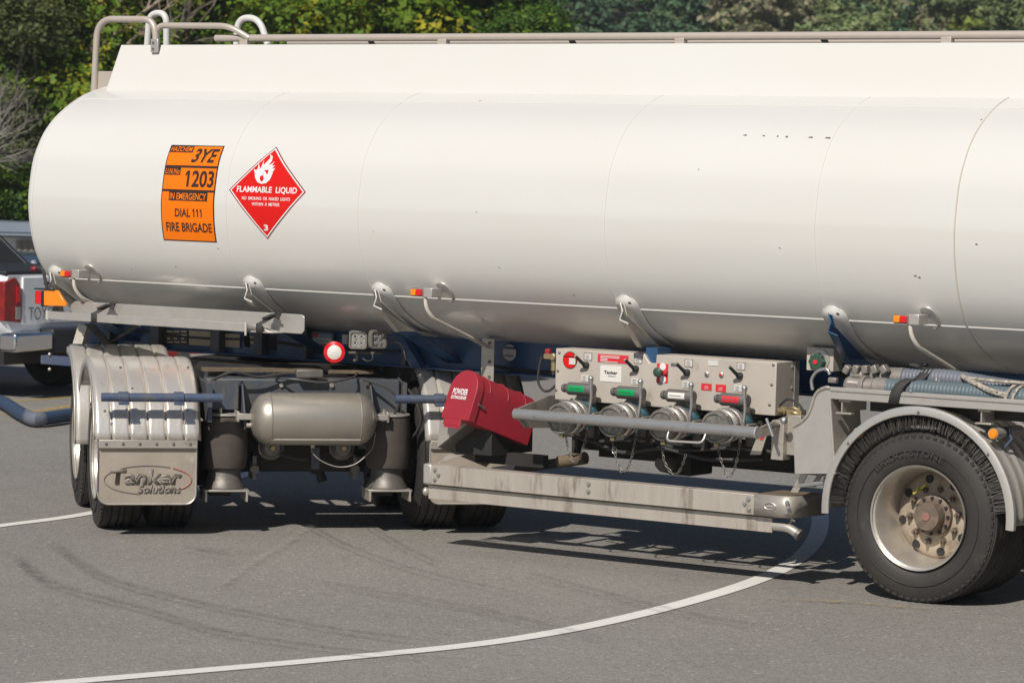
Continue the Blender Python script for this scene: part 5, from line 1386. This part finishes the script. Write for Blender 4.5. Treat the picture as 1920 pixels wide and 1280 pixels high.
    # support pipe with clamps
    for xa, xb, cl in ((-1.24, -.55, (-1.115, -.80)), (.46, 1.24, (.72, 1.1))):
        b = MB(DM); b.tube([(xa, -.585, .806), (xb, -.585, .806)], .0255, 18); p = b.build('guard_pipe', 'pipe_blue', TR)
        for X in cl:
            b = MB(DM); b.tube([(X-.028, -.585, .806), (X+.028, -.585, .806)], .034, 18); b.bx(X-.03, X+.03, -.625, -.60, .765, .785); b.build('pipe_clamp', 'pipe_blue', p, bevel=.002)
    # frame
    b = MB(DM); b.bx(-.60, .55, -.26, -.12, .645, .895)
    b.build('cross_member', 'frame_bluegrey', TR, bevel=.01)
    for X in (-.40, .36):
        b = MB(DM); b.prism([(X, -.262, .885), (X, -.262, .62), (X, -.44, .61), (X, -.46, .66), (X, -.30, .885)], (.010, 0, 0)); b.build('frame_gusset', 'frame_bluegrey', TR, bevel=.002)
    b = MB(DM); b.bx(-.60, -.42, -.34, -.262, .72, .885); b.build('frame_gusset', 'frame_bluegrey', TR, bevel=.002)
    b = MB(DM); b.bx(-.62, -.595, -.5, 1.6, .66, .88); b.bx(.56, .585, -.3, 1.6, .66, .88); b.bx(-.42, -.34, -.1, 1.7, .70, .88); b.bx(.34, .42, -.1, 1.7, .70, .88)
    b.build('dolly_frame', 'frame_bluegrey', TR)
    b = MB(DM); b.bx(-.36, .38, -.10, .05, .335, .62); b.bx(-.5, .5, .35, .45, .40, .70); b.build('suspension_box', 'under_black', TR)
    b = MB(DM); b.tube([(.05, 0, .36), (.12, -.02, .33), (.14, -.02, .27)], .03, 10); b.build('brake_chamber', 'under_black', TR)
    # air tank
    prof = [(0.0005, -.37), (.05, -.366), (.10, -.345), (.135, -.315), (.150, -.275), (.152, -.262), (.1525, .262), (.150, .275), (.135, .315), (.10, .345), (.05, .366), (.0005, .37)]
    b = MB(DM); b.lathe(prof, (0, -.47, .678), (1, 0, 0), 44); at_ = b.build('air_tank', 'airtank', TR, ang=30)
    for X in (-.262, .262):
        b = MB(DM); b.lathe([(.1525, -.004), (.1555, 0), (.1525, .004)], (X, -.47, .678), (1, 0, 0), 44); b.build('weld_seam', 'airtank', at_)
    b = MB(DM); b.tube([(-.262, -.47-.105, .567), (.262, -.575, .567)], .004, 6); b.build('weld_seam', 'bracket_white', at_)
    for s in (-1, 1):
        b = MB(DM); b.box((s*.40, -.47, .69), (.08, .03, .035)); b.box((s*.44, -.42, .69), (.015, .12, .06)); b.build('tank_bracket', 'alu', at_, bevel=.003)
    b = MB(DM); b.cyl((-.39, -.47, .64), (-.36, -.47, .64), .014, 10); b.cyl((.0, -.47, .528), (.0, -.47, .51), .014, 10); b.build('tank_port', 'alu', at_)
    P_ = [atd(583, 838, -.47), atd(587, 850, -.50), atd(605, 865, -.50), atd(635, 875, -.50), atd(665, 870, -.50), atd(690, 850, -.48), atd(700, 835, -.45), atd(704, 810, -.42)]
    b = MB(DM); b.tube(cat_path(P_, 6), .0032, 6); b.build('drain_cable', 'wire_pale', at_)
    # air bags
    for X in (-.49, .475):
        c = (X, -.30, 0)
        b = MB(DM); b.lathe([(.11, .685), (.128, .675), (.131, .60), (.133, .50), (.131, .43), (.122, .385), (.105, .372), (.095, .376)], c, (0, 0, 1), 36); g = b.build('air_bag', 'airbag', TR)
        b = MB(DM); b.lathe([(.001, .70), (.125, .70), (.130, .695), (.130, .688), (.11, .685)], c, (0, 0, 1), 36); b.build('bag_plate', 'alu', g)
        b = MB(DM); b.lathe([(.090, .380), (.095, .34), (.105, .30), (.122, .272), (.122, .262), (.001, .262)], c, (0, 0, 1), 36); b.build('bag_piston', 'steel_dark', g)
        b = MB(DM); b.bx(X-.13, X+.13, -.42, -.18, .248, .260); b.bx(X-.125, X-.113, -.42, -.18, .19, .247); b.bx(X+.113, X+.125, -.42, -.18, .19, .247); b.build('bag_seat', 'alu', g, bevel=.002)
        b = MB(DM); b.bx(X-.06, X+.06, -.18, .1, .20, .30); b.build('trailing_arm', 'under_black', g)
        b = MB(DM); b.cyl((X-.04, -.38, .70), (X-.04, -.38, .73), .010, 8); b.build('bag_stud', 'alu', g)
    # drawbar leading away on the left
    b = MB(DM)
    for s in (-1, 1): b.prism([(s*.42, 1.7, .62), (s*.42, 1.7, .74), (s*.05, 3.4, .74), (s*.05, 3.4, .62)], (.07, 0, 0))
    b.build('drawbar', 'pipe_blue', TR, bevel=.004)
    a = at(76, 664, 'Y', 1.2); c = at(134, 690, 'Y', 1.2)
    b = MB(); b.bx(a.x, c.x+.1, 1.2, 1.26, c.z+.012, a.z-.006); o = b.build('draw_plate', 'pipe_blue', TR, bevel=.004)
    for px, py in ((93, 664), (93, 692)):
        q = at(px, py, 'Y', 1.19); MB().ball(q, .012).build('bolt', 'alu_clean', o)
dolly()


# ------------------------------------------------------------------ hose lying on the yard
def ground_hose():
    pts = [at(x, y, 'Z', 0.066) for x, y in ((-160, 726), (-60, 736), (0, 752), (34, 772), (62, 785), (95, 783), (130, 778), (220, 772), (330, 762))]
    h = corr(pts, 0.050, 0.005, 0.030, 12).build('suction_hose', 'hose_dark', None, ang=60)
    tag(h, 'dark blue ribbed hose lying bent on the asphalt left of the turned wheels', 'hose')
    p = [at(x, y, 'Z', 0.066) for x, y in ((50, 780), (58, 784), (68, 786), (78, 785))]
    MB().tube(cat_path(p, 3), 0.056, 14).build('hose_cuff', 'hose_grey', h)
ground_hose()

# ------------------------------------------------------------------ vehicles parked beyond
def frame(lat, dist, head, z=0.0):
    """local +Y = the vehicle's heading, head = degrees left of the viewing direction"""
    p = gp(lat, dist, z); return M.Translation(p) @ M.Rotation(YAW+rad(head), 4, 'Z')
def car_wheel(T, x, y, r, w, parent, side):
    b = MB(T); b.lathe([(r*.62, -w/2), (r*.9, -w/2), (r, -w*.3), (r, w*.3), (r*.9, w/2), (r*.62, w/2)], (x, y, r), (1, 0, 0), 32, closedprof=True)
    wh = b.build('wheel', 'rubber', parent)
    b = MB(T); xo = x+side*w*.42
    b.lathe([(r*.64, 0), (r*.60, -side*.02), (r*.58, -side*.10)], (xo, y, r), (1, 0, 0), 28)
    for k in range(6):
        a = 2*PI*k/6; c = V((xo-side*.015, y+cos(a)*r*.33, r+sin(a)*r*.33)); b.box(c, (.03, r*.55, .045), M.Rotation(a, 3, 'X'))
    b.lathe([(.06, 0), (.05, side*.01), (.0005, side*.012)], (xo-side*.01, y, r), (1, 0, 0), 16); b.build('rim', 'alu_clean', wh)
    b = MB(T); b.lathe([(r*.6, 0), (.0005, 0)], (xo-side*.09, y, r), (1, 0, 0), 20); b.build('brake', 'under_black', wh)
def loft(T, secs, m, name, parent, bevel=0.02):
    """secs: cross-sections [(y, [(x,z),...half from bottom to top centre])] mirrored"""
    b = MB(T); vs = []; n = None
    for y, h in secs:
        full = [(x, z) for x, z in h]+[(-x, z) for x, z in h[::-1]]; n = len(full)
        for x, z in full: vs.append((x, y, z))
    fs = []
    for i in range(len(secs)-1):
        for k in range(n): k2 = (k+1) % n; fs.append((i*n+k, i*n+k2, (i+1)*n+k2, (i+1)*n+k))
    fs += [list(range(n)), [(len(secs)-1)*n+k for k in range(n)]]
    b.add(vs, fs); return b.build(name, m, parent, bevel=bevel, ang=40)
def pickup():
    T = frame(-3.98, 28.7, 58)
    e = empty('utility_truck', tuple(T.translation), 'white double cab utility truck parked tail first at the left edge', 'utility truck')
    def sec(w, z0, z1, t=.0): return [(w*.90, z0), (w*.985, z0+.10), (w, z0+.35), (w*.985, z1-.05), (w*.96, z1)]
    W = .925
    loft(T, [(0.0, sec(W*.975, .60, 1.10)), (.06, sec(W, .58, 1.11)), (1.6, sec(W, .58, 1.12)), (3.4, sec(W, .52, 1.13)), (4.3, sec(W, .50, 1.12)), (5.1, sec(W*.93, .45, 1.0)), (5.28, sec(W*.8, .5, .85))], 'car_white', 'body', e)
    loft(T, [(1.62, [(W*.92, 1.13), (W*.80, 1.72), (W*.6, 1.76)]), (1.75, [(W*.94, 1.13), (W*.82, 1.76), (W*.6, 1.81)]), (3.2, [(W*.94, 1.13), (W*.80, 1.76), (W*.6, 1.81)]), (3.9, [(W*.9, 1.14), (W*.86, 1.16), (W*.6, 1.18)])], 'glass_dark', 'cab', e)
    # canopy-like sports bar on the tray
    b = MB(T)
    for s in (-1, 1):
        b.prism([(s*.86, 1.22, 1.12), (s*.86, 1.85, 1.12), (s*.80, 1.90, 1.72), (s*.80, 1.82, 1.68), (s*.84, 1.60, 1.40)], (-s*.05, 0, 0))
    b.bx(-.84, .84, 1.62, 1.75, 1.62, 1.70); b.build('sports_bar', 'plastic_black', e, bevel=.01)
    MB(T).bx(-.90, .90, .00, 1.62, 1.10, 1.135).build('tray_cover', 'plastic_black', e, bevel=.01)
    g = MB(T).bx(-.70, .70, -.022, .0, .66, 1.085).build('tailgate', 'car_white', e, bevel=.012)
    MB(T).bx(-.11, .11, -.032, -.024, .90, 1.0).build('handle', 'plastic_black', g, bevel=.005)
    MB(T).bx(-.42, -.30, -.028, -.024, 1.01, 1.035).build('badge', 'plastic_black', g)
    vs, fs = text2d('TOYOTA', .50, .115, bold=.0)
    MB(T).add([(-.37+x, -.026, .755+y) for x, y in vs], fs).build('tailgate_lettering', 'letter_grey', g)
    for s in (-1, 1):
        b = MB(T); b.prism([(s*.93, -.012, .70), (s*.72, -.030, .68), (s*.715, -.030, .80), (s*.74, -.030, 1.02), (s*.80, -.030, 1.08), (s*.93, -.012, 1.04)], (0, .14, 0)); l = b.build('tail_lamp', 'lamp_dark_red', e, bevel=.01)
        b = MB(T); b.bx(s*.745, s*.80, -.034, -.029, .86, 1.0); b.build('lamp_strip', 'lens_red', l)
        b = MB(T); b.bx(s*.74, s*.80, -.035, -.028, .71, .82); b.build('lamp_lens', 'lens_clear', l)
        b = MB(T); b.bx(s*.44, s*.95, -.17, .04, .43, .60)
        b.build('bumper_corner', 'chrome', e, bevel=.03)
        for y in (0.85, 4.1): car_wheel(T, s*.80, y, .385, .25, e, s)
    MB(T).bx(-.44, .44, -.16, .04, .40, .62).build('bumper_step', 'plastic_black', e, bevel=.02)
    MB(T).bx(-.80, .80, .1, 4.9, .30, .60).build('underbody', 'under_black', e)
pickup()
def car(name, T, col, lab, cat, roofm):
    e = empty(name, tuple(T.translation), lab, cat); W = .88
    def sec(w, z0, z1): return [(w*.9, z0), (w*.98, z0+.1), (w, z0+.3), (w*.97, z1-.06), (w*.92, z1)]
    loft(T, [(-.02, sec(W*.86, .34, .80)), (.10, sec(W*.97, .28, .92)), (.6, sec(W, .24, .96)), (3.2, sec(W, .24, .93)), (4.0, sec(W*.95, .26, .80)), (4.2, sec(W*.8, .30, .62))], col, 'body', e, .03)
    loft(T, [(.16, [(W*.90, .94), (W*.74, 1.20)]), (.55, [(W*.93, .95), (W*.76, 1.42)]), (1.9, [(W*.93, .95), (W*.77, 1.46)]), (3.1, [(W*.9, .94), (W*.86, .96)])], 'glass_dark', 'windows', e, .02)
    loft(T, [(.45, [(W*.77, 1.40), (W*.70, 1.44)]), (.7, [(W*.78, 1.44), (W*.70, 1.48)]), (1.8, [(W*.78, 1.46), (W*.70, 1.50)]), (2.1, [(W*.76, 1.42), (W*.70, 1.46)])], roofm, 'roof', e, .01)
    for s in (-1, 1):
        b = MB(T)
        for p in (((.14, .95), (.50, 1.43)), ((1.25, .96), (1.22, 1.46)), ((3.12, .95), (2.05, 1.43))): b.tube([(s*W*.93, p[0][0], p[0][1]), (s*W*.775, p[1][0], p[1][1])], .03, 6)
        b.build('pillar', col, e)
        MB(T).bx(s*.58, s*.84, -.04, .06, .72, .90).build('tail_lamp', 'lens_red', e, bevel=.02)
        for y in (.75, 3.35): car_wheel(T, s*.76, y, .31, .2, e, s)
    MB(T).bx(-.7, .7, .1, 4.0, .18, .4).build('underbody', 'under_black', e)
    return e
car('parked_car', frame(-5.0, 38.5, 62, -0.55), 'car_silver', 'silver car with dark blue roof partly hidden behind the utility truck', 'car', 'car_blue')
car('parked_car', frame(-3.93, 30.6, -64), 'car_red', 'red car seen between the utility truck and the chassis', 'car', 'car_red')

# ------------------------------------------------------------------ low shed beyond the yard
def shed():
    T = frame(-8.6, 47, 0, -1.25); e = empty('shed', tuple(T.translation), 'low white shed with blue-grey roof beyond the parked vehicles', 'shed')
    MB(T).bx(-3.2, 3.2, 0, 3.0, 0, 2.18).build('wall', 'shed_white', e)
    b = MB(T); b.bx(-3.35, 3.35, -.25, 3.3, 2.20, 2.36); b.build('roof', 'shed_roof', e, bevel=.01)
    b = MB(T); n = 40; vs = []
    for k in range(n+1):
        x = 1.25+1.9*k/n; y = -.03-(.03 if k % 2 else 0); vs += [(x, y, .3), (x, y, 2.13)]
    b.add(vs, [(2*k, 2*k+1, 2*k+3, 2*k+2) for k in range(n)]); b.build('roller_door', 'iron_grey', e, ang=10)
    MB(T).bx(-3.3, 3.3, -.27, -.252, 2.26, 2.40).build('gutter', 'shed_roof', e)
shed()

# ------------------------------------------------------------------ trees
def leaf_mesh(name, blobs, n, size, m, seed, droop=0.0):
    rn = random.Random(seed); vs = []; fs = []
    tot = sum(b[3]**2 for b in blobs)
    for (bx_, by_, bz_, br, sq) in blobs:
        k = int(n*br*br/tot)
        # each blob is made of small twiggy clumps
        cl = []
        for _ in range(max(6, k//26)):
            d = V((rn.gauss(0, 1), rn.gauss(0, 1), rn.gauss(0.15, 1))).normalized(); r = br*(0.62+0.42*rn.random())
            cl.append((V((bx_, by_, bz_))+V((d.x*r, d.y*r, d.z*r*sq)), d))
        for _ in range(k):
            c, d = rn.choice(cl); s = br*0.17
            p = c+V((rn.gauss(0, s), rn.gauss(0, s), rn.gauss(0, s*.55)-droop*abs(rn.gauss(0, s))))
            nn = (d*0.6+V((rn.gauss(0, .5), rn.gauss(0, .5), rn.gauss(.75, .5)))).normalized()
            u = nn.cross(V((rn.random()-.5, rn.random()-.5, rn.random()-.5))).normalized(); w_ = nn.cross(u)
            q = size*(0.45+1.3*rn.random()**1.6); o = len(vs)
            vs += [p-u*q*.5, p-w_*q*.28, p+u*q*.5, p+w_*q*.28]; fs.append((o, o+1, o+2, o+3))
    me = bpy.data.meshes.new(name); me.from_pydata(vs, [], fs); me.materials.append(MATS[m]); return me
def trunk_mesh(name, h, r, blobs, m, seed):
    rn = random.Random(seed); b = MB(); top = V((rn.uniform(-.2, .2), rn.uniform(-.2, .2), h*.62)); mid = V((rn.uniform(-.15, .15), rn.uniform(-.15, .15), h*.3))
    path = cat_path([V((0, 0, -0.2)), mid, top], 6); n = len(path); b.tube(path, [r*(1-.55*i/(n-1)) for i in range(n)], 9)
    for bl in (blobs[:9] if h > 3.5 else []):
        s = path[rn.randint(n//3, n-1)]; e = V(bl[:3]); c = (s+e)/2+V((rn.uniform(-.3, .3), rn.uniform(-.3, .3), rn.uniform(0, .3)))
        pp = cat_path([s, c, e], 4); k = len(pp); b.tube(pp, [r*.42*(1-.75*i/(k-1)) for i in range(k)], 6)
    me = bpy.data.meshes.new(name); me.from_pydata(b.v, [], b.f); me.polygons.foreach_set('use_smooth', [True]*len(me.polygons)); me.materials.append(MATS[m]); return me
def mk_blobs(h, rad_, n, seed, low=.1, sq=.75, cone=False):
    rn = random.Random(seed); out_ = []
    for i in range(n):
        t = rn.random(); z = h*(low+(1-low)*t*.93)
        env = math.sqrt(max(.06, 1-(abs(t-.42)/.62)**2)) if not cone else (1.05-t)
        a = rn.uniform(0, 2*PI); rr = rad_*env*rn.uniform(.25, .85)
        out_.append((rr*cos(a), rr*sin(a), z, rad_*rn.uniform(.26, .46)*(1 if not cone else (1.15-t)*.8), sq))
    return out_
PROTO = []
for i, (h, r_, nb, n, sz, lm, dr) in enumerate(((8.5, 2.4, 40, 56000, .13, 'leaf_a', 0), (8.0, 2.2, 36, 56000, .12, 'leaf_c', 0), (9.0, 2.4, 38, 52000, .10, 'leaf_b', .5),
                                            (4.2, 1.9, 22, 34000, .12, 'leaf_a', 0), (9.5, 2.6, 30, 52000, .11, 'leaf_a', .3))):
    bl = mk_blobs(h, r_, nb, 11+i, .05 if h < 5 else .06, .62 if i != 4 else .5)
    PROTO.append((leaf_mesh('crown', bl, n, sz, lm, 21+i, dr), trunk_mesh('trunk', h, .17 if h > 5 else .08, bl, 'bark', 31+i), h))
def place(pr, lat, dist, rz, s, label, cat, group, name, dz=0.0):
    p = gp(lat, dist, dz)
    e = empty(name, tuple(p), label, cat, group, rz=rz); e.scale = (s, s, s)
    for nm, me in (('crown', pr[0]), ('trunk', pr[1])):
        o = bpy.data.objects.new(nm, me); COL.objects.link(o); o.parent = e
    return e
near = [  # lat, dist, proto, scale
    (-9.4, 53.0, 0, 1.0, 'broad green tree at the far left edge above the shed'), (-8.1, 51.5, 2, .80, 'drooping olive tree behind the shed roof'),
    (-7.2, 54.0, 0, 1.05, 'glossy green tree rising behind the left end of the tank'), (-6.2, 52.5, 1, 1.0, 'yellow-green tree beside the ladder hoop at the tank end'),
    (-4.9, 54.0, 2, .98, 'olive tree directly behind the ladder hoops'), (-3.7, 52.5, 1, .95, 'bright green tree above the left part of the coaming'),
    (-2.2, 54.0, 1, 1.06, 'yellow-green tree right of the white ladder hoops'), (-1.0, 56.0, 4, .98, 'dark layered tree with pale green sprays above the handrail'),
    (-10.8, 56, 1, 1.0, 'green tree beyond the left edge'), (-.05, 53.0, 4, .66, 'dark tree at the right end of the near tree belt'), (-8.9, 50.3, 3, .85, 'low leafy bush right behind the shed'),
    (-7.4, 50.2, 3, .78, 'low leafy bush between shed and tank end'), (-5.6, 57.5, 4, 1.05, 'tall dark tree in the second row behind the hoops'), (-3.0, 58, 2, 1.05, 'tall olive tree in the second row behind the tank'),
    (-8.3, 57.5, 4, 1.05, 'tall dark tree in the second row on the left'), (-12.4, 54, 0, .95, 'outermost left tree of the belt'), (-10.3, 50.6, 3, .9, 'low leafy bush left of the shed')]
rn = random.Random(4)
for (lat, dist, k, s, lab) in near:
    place(PROTO[k], lat, dist, rn.uniform(0, 6.28), s, lab, 'tree' if k != 3 else 'bush', 'trees in the belt beyond the yard', 'broadleaf_tree' if k != 3 else 'leafy_bush', -1.27)

# bare pale branches and the dead bush on the left
def bare(name, label, cat, base, tips, r, m, seed, depth=2):
    rn = random.Random(seed); e = empty(name, tuple(base), label, cat); b = MB()
    def br(p, q, r_, d):
        dirv = q-p; L = dirv.length; mid = p+dirv*.5+V((rn.uniform(-.12, .12), rn.uniform(-.12, .12), rn.uniform(-.08, .12)))*L
        pts = cat_path([p, mid, q], 5); n = len(pts); b.tube(pts, [r_*(1-.6*i/(n-1)) for i in range(n)], 6)
        if d > 0:
            for _ in range(4 if d > 1 else 5):
                s = pts[rn.randint(2, n-1)]; dd = (dirv.normalized()+V((rn.uniform(-.9, .9), rn.uniform(-.6, .6), rn.uniform(-.5, .7)))).normalized()
                br(s, s+dd*L*rn.uniform(.35, .65), r_*.45, d-1)
    for t in tips: br(V(base)+V((0, 0, 0)), V(t), r, depth)
    b.build('branches', m, e); return e
bare('dead_bush', 'grey leafless bush tangle at the left edge beside the tank', 'dead bush', far(-60, 300, 49.0),
     [far(x, y, 48.6+.05*i) for i, (x, y) in enumerate(((-20, 190), (0, 215), (22, 235), (40, 262), (55, 280), (30, 300), (0, 250), (45, 240), (10, 285), (-10, 225), (60, 300), (15, 205)))], .016, 'twig_grey', 3, 2)
bare('bare_tree', 'tree with bare pinkish branches above the ladder hoops', 'bare tree', far(150, 130, 51.3),
     [far(190, 20, 51.0), far(235, -40, 51.0), far(262, 60, 50.9), far(330, -20, 51.0)], .045, 'bark_pale', 8, 2)
bare('bare_tree', 'leafless forked tree right of the white ladder hoop', 'bare tree', far(285, 150, 51.3),
     [far(360, 5, 51.0), far(345, 35, 50.9), far(300, -30, 51.1), far(400, 12, 50.9)], .04, 'bark', 12, 2)

# wooded hill far off
FP = []
for i, (h, r_, nb, n, sz, lm, cone) in enumerate(((5.5, 2.6, 16, 11000, .20, 'leaf_far', False), (5.0, 2.4, 15, 10000, .20, 'leaf_far_brown', False), (9.0, 2.3, 34, 11000, .20, 'leaf_far_dark', True),
                                              (4.5, 2.2, 14, 9000, .19, 'leaf_far_lime', False))):
    bl = mk_blobs(h, r_, nb, 51+i, .08, .7, cone)
    FP.append((leaf_mesh('crown', bl, n, sz, lm, 61+i), trunk_mesh('trunk', h*.35, .06, bl, 'bark', 71+i), h))
kinds = ['round grey-green tree on the wooded hillside', 'brownish bushy tree on the wooded hillside', 'dark narrow tree on the wooded hillside', 'pale lime green tree on the wooded hillside']
rn = random.Random(17); cnt = 0
for row in range(17):
    dist = 112+row*6.6
    w0 = -0.02*dist-6; w1 = 0.175*dist+6; lat = w0+rn.uniform(0, 3)
    while lat < w1:
        t = rn.random(); u = (lat/dist)
        k = 2 if (u < .06 and t < .75) or t > .93 else (3 if (u > .10 and t < .22) else (1 if t < .5 else 0))
        s = rn.uniform(.75, 1.2); d2 = dist+rn.uniform(-2.5, 2.5)
        place(FP[k], lat, d2, rn.uniform(0, 6.28), s, kinds[k], 'tree', kinds[k].replace(' tree', ' trees'), 'hillside_tree', HZ(d2, lat)-.25); cnt += 1
        lat += rn.uniform(2.6, 4.0)
print('hill trees', cnt)

# ------------------------------------------------------------------ air
def haze():
    b = MB(); c = C0+FW*160; R_ = M.Rotation(YAW, 3, 'Z')
    b.box(c+V((0, 0, 30)), (420, 560, 76), R_)
    m = bpy.data.materials.new('haze_air'); m.use_nodes = True; t = m.node_tree; t.nodes.clear()
    v = t.nodes.new('ShaderNodeVolumePrincipled'); v.inputs['Color'].default_value = (0.88, 0.93, 1.0, 1); v.inputs['Density'].default_value = 0.0004
    o = t.nodes.new('ShaderNodeOutputMaterial'); t.links.new(v.outputs[0], o.inputs['Volume']); MATS['haze_air'] = m
    h = b.build('haze', 'haze_air'); tag(h, 'thin blue air between the yard and the wooded hill', kind='stuff')
haze()
